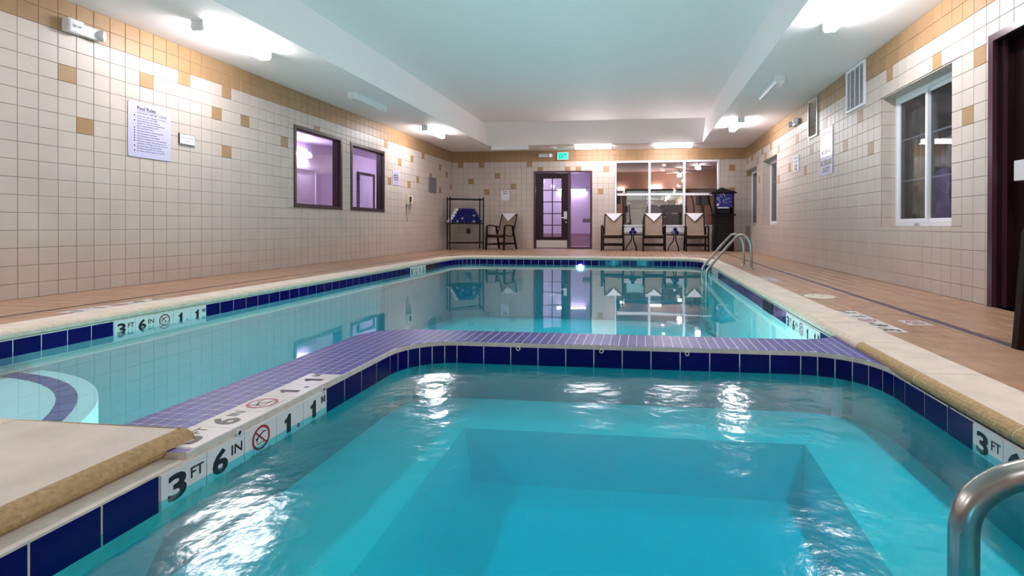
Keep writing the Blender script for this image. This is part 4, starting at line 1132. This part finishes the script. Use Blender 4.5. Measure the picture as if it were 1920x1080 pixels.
def elliptical(loc, rz, label):
    t = thing('elliptical_trainer', label, 'gym machine', loc, rz, 'gym machines')
    part_local('base', MB().box((-.07, -.75, 0), (.07, .75, .08)).box((-.3, -.78, 0), (.3, -.70, .06)).box((-.3, .70, 0), (.3, .78, .06)), 'gymblack', t)
    part_local('drive_housing', MB().lathe([(.0001, -.11), (.34, -.10), (.36, 0), (.34, .10), (.0001, .11)], 20, 0, Matrix.Translation((0, .35, .42)) @ Matrix.Rotation(PI/2, 4, 'Y')), 'gymgrey', t)
    part_local('mast', MB().tube([(0, -.35, .05), (0, -.42, .8), (0, -.38, 1.32)], .05, 10), 'gymblack', t)
    part_local('console', MB().box((-.2, -.43, 1.28), (.2, -.33, 1.58)), 'gymblack', t)
    for s_ in (-1, 1):
        part_local('arm', MB().tube(smooth_path([(s_*.28, -.35, .3), (s_*.30, -.42, .95), (s_*.27, -.3, 1.35), (s_*.27, -.12, 1.6)]), .022, 8), 'gymblack', t)
        part_local('pedal', MB().box((s_*.12, -.2, .28), (s_*.26, .25, .34)), 'gymgrey', t)
elliptical((1.72, 15.7, 0), 2.6, 'black elliptical trainer behind the right bay of the gym window')
elliptical((-.78, 15.4, 0), 0, 'black elliptical trainer behind the left bay of the gym window')
def bench_machine(loc, rz, label):
    t = thing('exercise_bike', label, 'gym machine', loc, rz, 'gym machines')
    part_local('base', MB().box((-.06, -.6, 0), (.06, .6, .08)).box((-.28, -.62, 0), (.28, -.55, .06)).box((-.28, .55, 0), (.28, .62, .06)), 'gymblack', t)
    part_local('seat', MB().box((-.2, -.05, .45), (.2, .35, .55)), 'gymgrey', t)
    pts = [(-.24, 0), (.24, 0), (.26, .35), (.20, .55), (.08, .62), (-.08, .62), (-.20, .55), (-.26, .35)]
    b = MB().prism(pts, 0, .09); b.v = [(x, .42-.09+z, .62+y) for x, y, z in b.v]
    part_local('backrest', b, 'gymgrey', t)
    part_local('post', MB().bar((0, .2, .05), (0, .36, .8), .08, .06), 'gymblack', t)
    part_local('mast', MB().tube([(0, -.45, .05), (0, -.4, 1.1)], .04, 8), 'gymblack', t)
    part_local('console', MB().box((-.15, -.45, 1.05), (.15, -.37, 1.25)), 'gymblack', t)
bench_machine((.38, 15.0, 0), PI, 'grey padded exercise bike behind the middle chair seen through the window')
td = thing('treadmill', 'grey treadmill behind the right middle bay of the gym window', 'gym machine', (1.0, 16.9, 0), 0, 'gym machines')
part_local('deck', MB().box((-.35, -.7, 0), (.35, .9, .16)), 'gymblack', td)
part_local('console', MB().box((-.38, -.75, 1.05), (.38, -.60, 1.30)), 'gymgrey', td)
for s_ in (-1, 1): part_local('upright', MB().bar((s_*.36, -.6, .1), (s_*.36, -.68, 1.15), .05, .07), 'gymblack', td)
part_local('front_panel', MB().box((-.20, -.74, .45), (.20, -.70, 1.02)), 'gymgrey', td)

# ------------------------------------------------------------------ sling chairs
GCH = 'sling armchairs round the pool'
def make_chair(loc, rz, label):
    t = thing('sling_chair', label, 'chair', loc, rz, GCH)
    for s_ in (-1, 1):
        x = s_*.275
        part_local('front_leg', MB().bar((x*1.0, -.30, 0), (x*.99, -.255, .615), .042, .042, upd=(0, 1, 0)), 'dark', t)
        part_local('rear_leg', MB().bar((x*1.0, .34, 0), (x*.93, .16, .60), .040, .040, upd=(0, 1, 0)), 'dark', t)
        part_local('armrest', MB().tube(smooth_path([(x, -.268, .60), (x, -.225, .637), (x, -.05, .642), (x, .16, .62), (x*.92, .27, .60)], 5), .019, 8), 'dark', t)
        part_local('side_rail', MB().tube(smooth_path([(x*.87, -.27, .39), (x*.87, -.1, .37), (x*.87, .10, .355), (x*.87, .20, .40), (x*.87, .30, .62), (x*.87, .43, .935)], 5), .0165, 8), 'dark', t)
    # sling: one cloth, seat then back
    prof = smooth_path([(-.29, 0, .405), (-.26, 0, .412), (-.1, 0, .372), (.10, 0, .362), (.20, 0, .405), (.30, 0, .625), (.435, 0, .95), (.447, 0, .945)], 5)
    def cloth(seg, nm):
        mb = MB(); w0 = .238; vs = []
        for p in seg: vs += [(-w0, p.x, p.z), (w0, p.x, p.z)]
        n = len(seg)
        mb.add(vs, [(2*k, 2*k+1, 2*k+3, 2*k+2) for k in range(n-1)], 0, True)
        mb.add([(a, b+.006, c-.008) for a, b, c in vs], [(2*k+2, 2*k+3, 2*k+1, 2*k) for k in range(n-1)], 0, True)
        part_local(nm, mb, 'sling', t)
    k = len(prof)*4//7
    cloth(prof[:k+1], 'seat'); cloth(prof[k:], 'backrest')
    part_local('seat_bar', MB().bar((-.26, -.275, .345), (.26, -.275, .345), .03, .045), 'dark', t)
    part_local('back_bar', MB().bar((-.24, .43, .935), (.24, .43, .935), .03, .03), 'dark', t)
    part_local('stretcher', MB().bar((-.27, -.27, .145), (.27, -.27, .145), .026, .034), 'dark', t)
    part_local('stretcher', MB().bar((-.27, .285, .16), (.27, .285, .16), .026, .034), 'dark', t)
    for s_ in (-1, 1): part_local('stretcher', MB().bar((s_*.272, -.28, .15), (s_*.27, .29, .15), .024, .03), 'dark', t)
    return t
ch0 = make_chair((-.70, 13.17, 0), 0, 'beige sling armchair left of the first rolled-towel table, nearest the back door')
copy_tree(ch0, (.352, 13.17, 0), 0, 'beige sling armchair in the middle between the two rolled-towel tables')
copy_tree(ch0, (1.415, 13.17, 0), 0, 'beige sling armchair beside the black towel cabinet')
copy_tree(ch0, (-3.70, 13.25, 0), -R(17), 'beige sling armchair turned aside next to the towel rack')
copy_tree(ch0, (2.25, 2.595, 0), -PI/2, 'sling armchair cut off at the right edge of the photo, one dark leg showing')
def drape(cloc, rz, label, skew=0.):
    """white towel folded to a point over a chair back"""
    t = thing('folded_towel', label, 'towel', cloc, rz, 'white towels folded over the chair backs')
    mb = MB(); w0, dz_ = .215, .205
    fy = lambda z: .430-(.955-z)*.42-.022
    zt = .965
    f0, f1, f2 = (-w0, fy(zt), zt), (w0, fy(zt), zt), (skew, fy(zt-dz_), zt-dz_)
    o_ = -.014
    g0, g1, g2 = [(p[0], p[1]+o_, p[2]) for p in (f0, f1, f2)]
    mb.add([f0, f1, f2, g0, g1, g2], [(0, 1, 2), (5, 4, 3), (0, 3, 4, 1), (1, 4, 5, 2), (2, 5, 3, 0)])
    part_local('front_flap', mb, 'towelwhite', t)
    part_local('top_fold', MB().box((-w0, fy(zt)-.014, zt-.004), (w0, .475, zt+.012)), 'towelwhite', t)
    part_local('back_flap', MB().box((-w0, .462, zt-.16), (w0, .476, zt-.004)), 'towelwhite', t)
drape((-.70, 13.17, 0), 0, 'white towel folded to a point over the chair nearest the back door')
drape((.352, 13.17, 0), 0, 'white towel folded to a point over the middle chair', .01)
drape((1.415, 13.17, 0), 0, 'white towel folded to a point over the chair beside the cabinet')
drape((-3.70, 13.25, 0), -R(17), 'white towel folded over the chair next to the towel rack', .02)

# ------------------------------------------------------------------ side tables with three rolled towels
def towel_roll(loc, rz, label, group, mt, r=.046, length=.26, swirl=None):
    t = thing('rolled_towel', label, 'towel', loc, rz, group)
    m4 = Matrix.Rotation(PI/2, 4, 'X')
    part_local('roll', MB().lathe([(.0001, -length/2), (r*.6, -length/2+.002), (r*.92, -length/2+.008), (r, -length/2+.022), (r, length/2-.022), (r*.92, length/2-.008), (r*.6, length/2-.002), (.0001, length/2)], 14, 0, m4), mt, t)
    pts = []
    for k in range(40):
        a = k*.42; q = r*(.12+.78*k/40); pts.append((q*math.cos(a), -length/2-.001+.006*(q/r)**4, q*math.sin(a)))
    part_local('spiral_edge', MB().tube(pts, .0022, 4), swirl or ('towelwhite' if random.random() < .12 else mt), t)
    return t
def table(loc, label):
    t = thing('side_table', label, 'table', loc, 0, 'small round tables between the chairs')
    part_local('table_top', MB().lathe([(.0001, .425), (.235, .425), (.245, .416), (.245, .402), (.235, .398), (.0001, .398)], 32), 'dark', t)
    for k in range(3):
        a = R(-62+120*k); c, s_ = math.cos(a), math.sin(a)
        ctl = [(.03*c, .03*s_, .40), (.035*c, .035*s_, .30), (.07*c, .07*s_, .22), (.14*c, .14*s_, .13), (.17*c, .17*s_, .06), (.175*c, .175*s_, 0)]
        part_local('leg', MB().tube(smooth_path(ctl, 5), .0135, 8), 'dark', t)
    return t
table((-.185, 13.12, 0), 'dark round side table between the first and middle chairs')
table((.885, 13.12, 0), 'dark round side table between the middle and right chairs')
for x, nm in ((-.185, 'left'), (.885, 'right')):
    for dx, dzz, w_ in ((-.048, 0, 'lower left'), (.048, 0, 'lower right'), (0, .08, 'top')):
        towel_roll((x+dx, 13.12, .471+dzz), 0, '%s of the three rolled blue towels on the %s side table' % (w_, nm), 'rolled blue towels on the side tables', 'towelblue', .047, .28)

# ------------------------------------------------------------------ towel rack
RK = (-4.70, 13.28); RZ = R(32)
rk = thing('towel_rack', 'open dark metal rack with one shelf of rolled towels in the back left corner', 'rack', (*RK, 0), RZ)
hw, hd = .445, .19
for sx in (-1, 1):
    for sy in (-1, 1):
        part_local('post', MB().tube([(sx*hw, sy*hd, 0), (sx*hw, sy*hd, 1.40)], .017, 8), 'dark', rk)
for z, nm in ((1.345, 'top_rail'), (.175, 'bottom_rail')):
    for sy in (-1, 1): part_local(nm, MB().bar((-hw, sy*hd, z), (hw, sy*hd, z), .024, .028), 'dark', rk)
    for sx in (-1, 1): part_local(nm, MB().bar((sx*hw, -hd, z), (sx*hw, hd, z), .024, .028), 'dark', rk)
part_local('shelf', MB().box((-hw-.02, -hd-.02, .675), (hw+.02, hd+.02, .705)), 'dark', rk)
mR = Matrix.Translation((*RK, 0)) @ Matrix.Rotation(RZ, 4, 'Z')
ORD = ('first', 'second', 'third', 'fourth', 'fifth', 'sixth', 'seventh', 'eighth', 'ninth')
ROWN = ('bottom row', 'second row up', 'third row up', 'fourth row up', 'top row')
dd = .088; rws = [9, 8, 7, 6, 5]
for r_, n_ in enumerate(rws):
    for k in range(n_):
        p = mR @ Vector(((k-(n_-1)/2)*dd+.012, -.09+random.uniform(-.008, .008), .706+.0435+r_*dd*.87))
        towel_roll(p, RZ, '%s rolled blue towel from the left in the %s of the rack pile' % (ORD[k], ROWN[r_]), 'blue towels piled on the rack', 'towelblue', .0432, .22, 'towelwhite' if (r_, k) in ((0, 1), (0, 6), (1, 2), (2, 5)) else 'towelblue')
    p = mR @ Vector((-(n_-1)/2*dd-.077, .0, .706+.0435+r_*dd*.87)); towel_roll(p, RZ, 'rolled white towel at the left end of the %s of the rack pile' % ROWN[r_], 'white towels behind the blue pile', 'towelwhite', .0432, .30, 'towelwhite')
    p = mR @ Vector(((n_-1)/2*dd-.01, .115, .706+.0435+r_*dd*.87)); towel_roll(p, RZ, 'rolled white towel behind the right end of the %s of the rack pile' % ROWN[r_], 'white towels behind the blue pile', 'towelwhite', .0432, .15, 'towelwhite')

# ------------------------------------------------------------------ towel valet cabinet
cb = thing('towel_cabinet', 'tall black-brown towel cabinet with peaked roof, blue poster and louvred door', 'cabinet', (2.11, 13.35, 0))
x0, x1, y0, y1 = 1.868, 2.352, 13.13, 13.56
mb = MB().box((x0, y0+.02, .0), (x1, y1, .905))
part('lower_body', mb, 'cabinet', cb)
mb = MB()
for a, b, c, d in ((x0, x0+.05, .94, 1.48), (x1-.05, x1, .94, 1.48), (x0+.05, x1-.05, 1.09, 1.48)): mb.box((a, y0+.02, c), (b, y0+.06, d))
mb.box((x0, y0+.06, .94), (x0+.03, y1, 1.48)); mb.box((x1-.03, y0+.06, .94), (x1, y1, 1.48)); mb.box((x0+.03, y1-.03, .94), (x1-.03, y1, 1.48))
part('upper_body', mb, 'cabinet', cb)
part('ledge', MB().box((x0-.075, y0-.03, .905), (x1+.035, y1, .945)), 'cabinet', cb)
mb = MB(); rx0, rx1, ry0, ry1, rz0, rz1 = x0-.08, x1+.055, y0-.06, y1+.05, 1.47, 1.63
cxr, cyr = (rx0+rx1)/2-.02, (ry0+ry1)/2
mb.add([(rx0, ry0, rz0), (rx1, ry0, rz0), (rx1, ry1, rz0), (rx0, ry1, rz0), (rx0, ry0, rz0+.02), (rx1, ry0, rz0+.02), (rx1, ry1, rz0+.02), (rx0, ry1, rz0+.02), (cxr, cyr, rz1)],
       [(3, 2, 1, 0), (0, 1, 5, 4), (1, 2, 6, 5), (2, 3, 7, 6), (3, 0, 4, 7), (4, 5, 8), (5, 6, 8), (6, 7, 8), (7, 4, 8)])
part('roof', mb, 'cabinet', cb)
po = part('poster', MB().box((x0+.045, y0+.010, 1.115), (x1-.05, y0+.019, 1.455)), 'poster', cb)
mb = MB(); yy_ = y0+.009
def ring(cx_, cz_, r_, a0, a1, wd=.006):
    n = 14; pts = [(cx_+r_*math.cos(a0+(a1-a0)*k/n), yy_, cz_+r_*math.sin(a0+(a1-a0)*k/n)) for k in range(n+1)]; mb.tube(pts, wd, 4)
ring(2.04, 1.405, .035, .2, 5.2); ring(1.955, 1.33, .03, 0, 6.2); ring(1.965, 1.245, .04, -1.6, 1.6); ring(2.20, 1.37, .045, 3.4, 6.0); ring(2.06, 1.40, .06, -.4, 1.3)
ring(2.11, 1.27, .03, 1.4, 4.6); mb.tube([(2.09, yy_, 1.30), (2.18, yy_, 1.30)], .005, 4); mb.tube([(2.09, yy_, 1.235), (2.19, yy_, 1.235)], .005, 4); mb.tube([(2.23, yy_, 1.25), (2.27, yy_, 1.26)], .006, 4)
mb.lathe([(.0001, 0), (.032, 0)], 14, 0, frame((1.945, yy_-.004, 1.175), (1, 0, 0), (0, 0, 1)))
part('graphics', mb, 'paper', po)
part('caption_strip', MB().box((x0+.075, y0+.006, 1.085), (x1-.13, y0+.012, 1.115)), 'paper', cb)
part('opening', MB().box((x0+.07, y0+.055, .965), (x1-.09, y0+.062, 1.085)), 'void', cb)
dr_ = part('door', rect_frame(MB(), 'y', y0, x0+.03, x1-.03, .05, .89, .05, .0, .02), 'cabinet', cb)
ls = MB(); ls.add([(x0+.08, 0, -.03), (x1-.08, 0, -.03), (x1-.08, .022, .028), (x0+.08, .022, .028), (x0+.08, .008, -.034), (x1-.08, .008, -.034)], [(0, 1, 2, 3), (4, 5, 1, 0)]); lsm = ls.mesh('louvre', 'cabinet')
for k in range(12): link('louvre', lsm, dr_, Matrix.Translation((0, y0, .135+k*.0615)))
part('side_handle', MB().tube([(x1, 13.25, .42), (x1+.04, 13.25, .42), (x1+.04, 13.25, .32), (x1, 13.25, .32)], .011, 6), 'dark', cb)
# small props by the cabinet
o = part('wooden_board', MB().box((2.79, YB-.035, .0), (2.925, YB-.012, .635)), mat('brown board', (.16, .095, .065), .6, var=.2, scale=9)); tag(o, 'narrow brown board standing in the back right corner under the window', 'board')
o = part('white_post', MB().box((1.80, 13.60, 0), (1.845, 13.70, .61)).box((1.79, 13.58, .59), (1.85, 13.72, .625)), 'whiteplastic'); tag(o, 'slim white post standing left of the black towel cabinet', 'post')
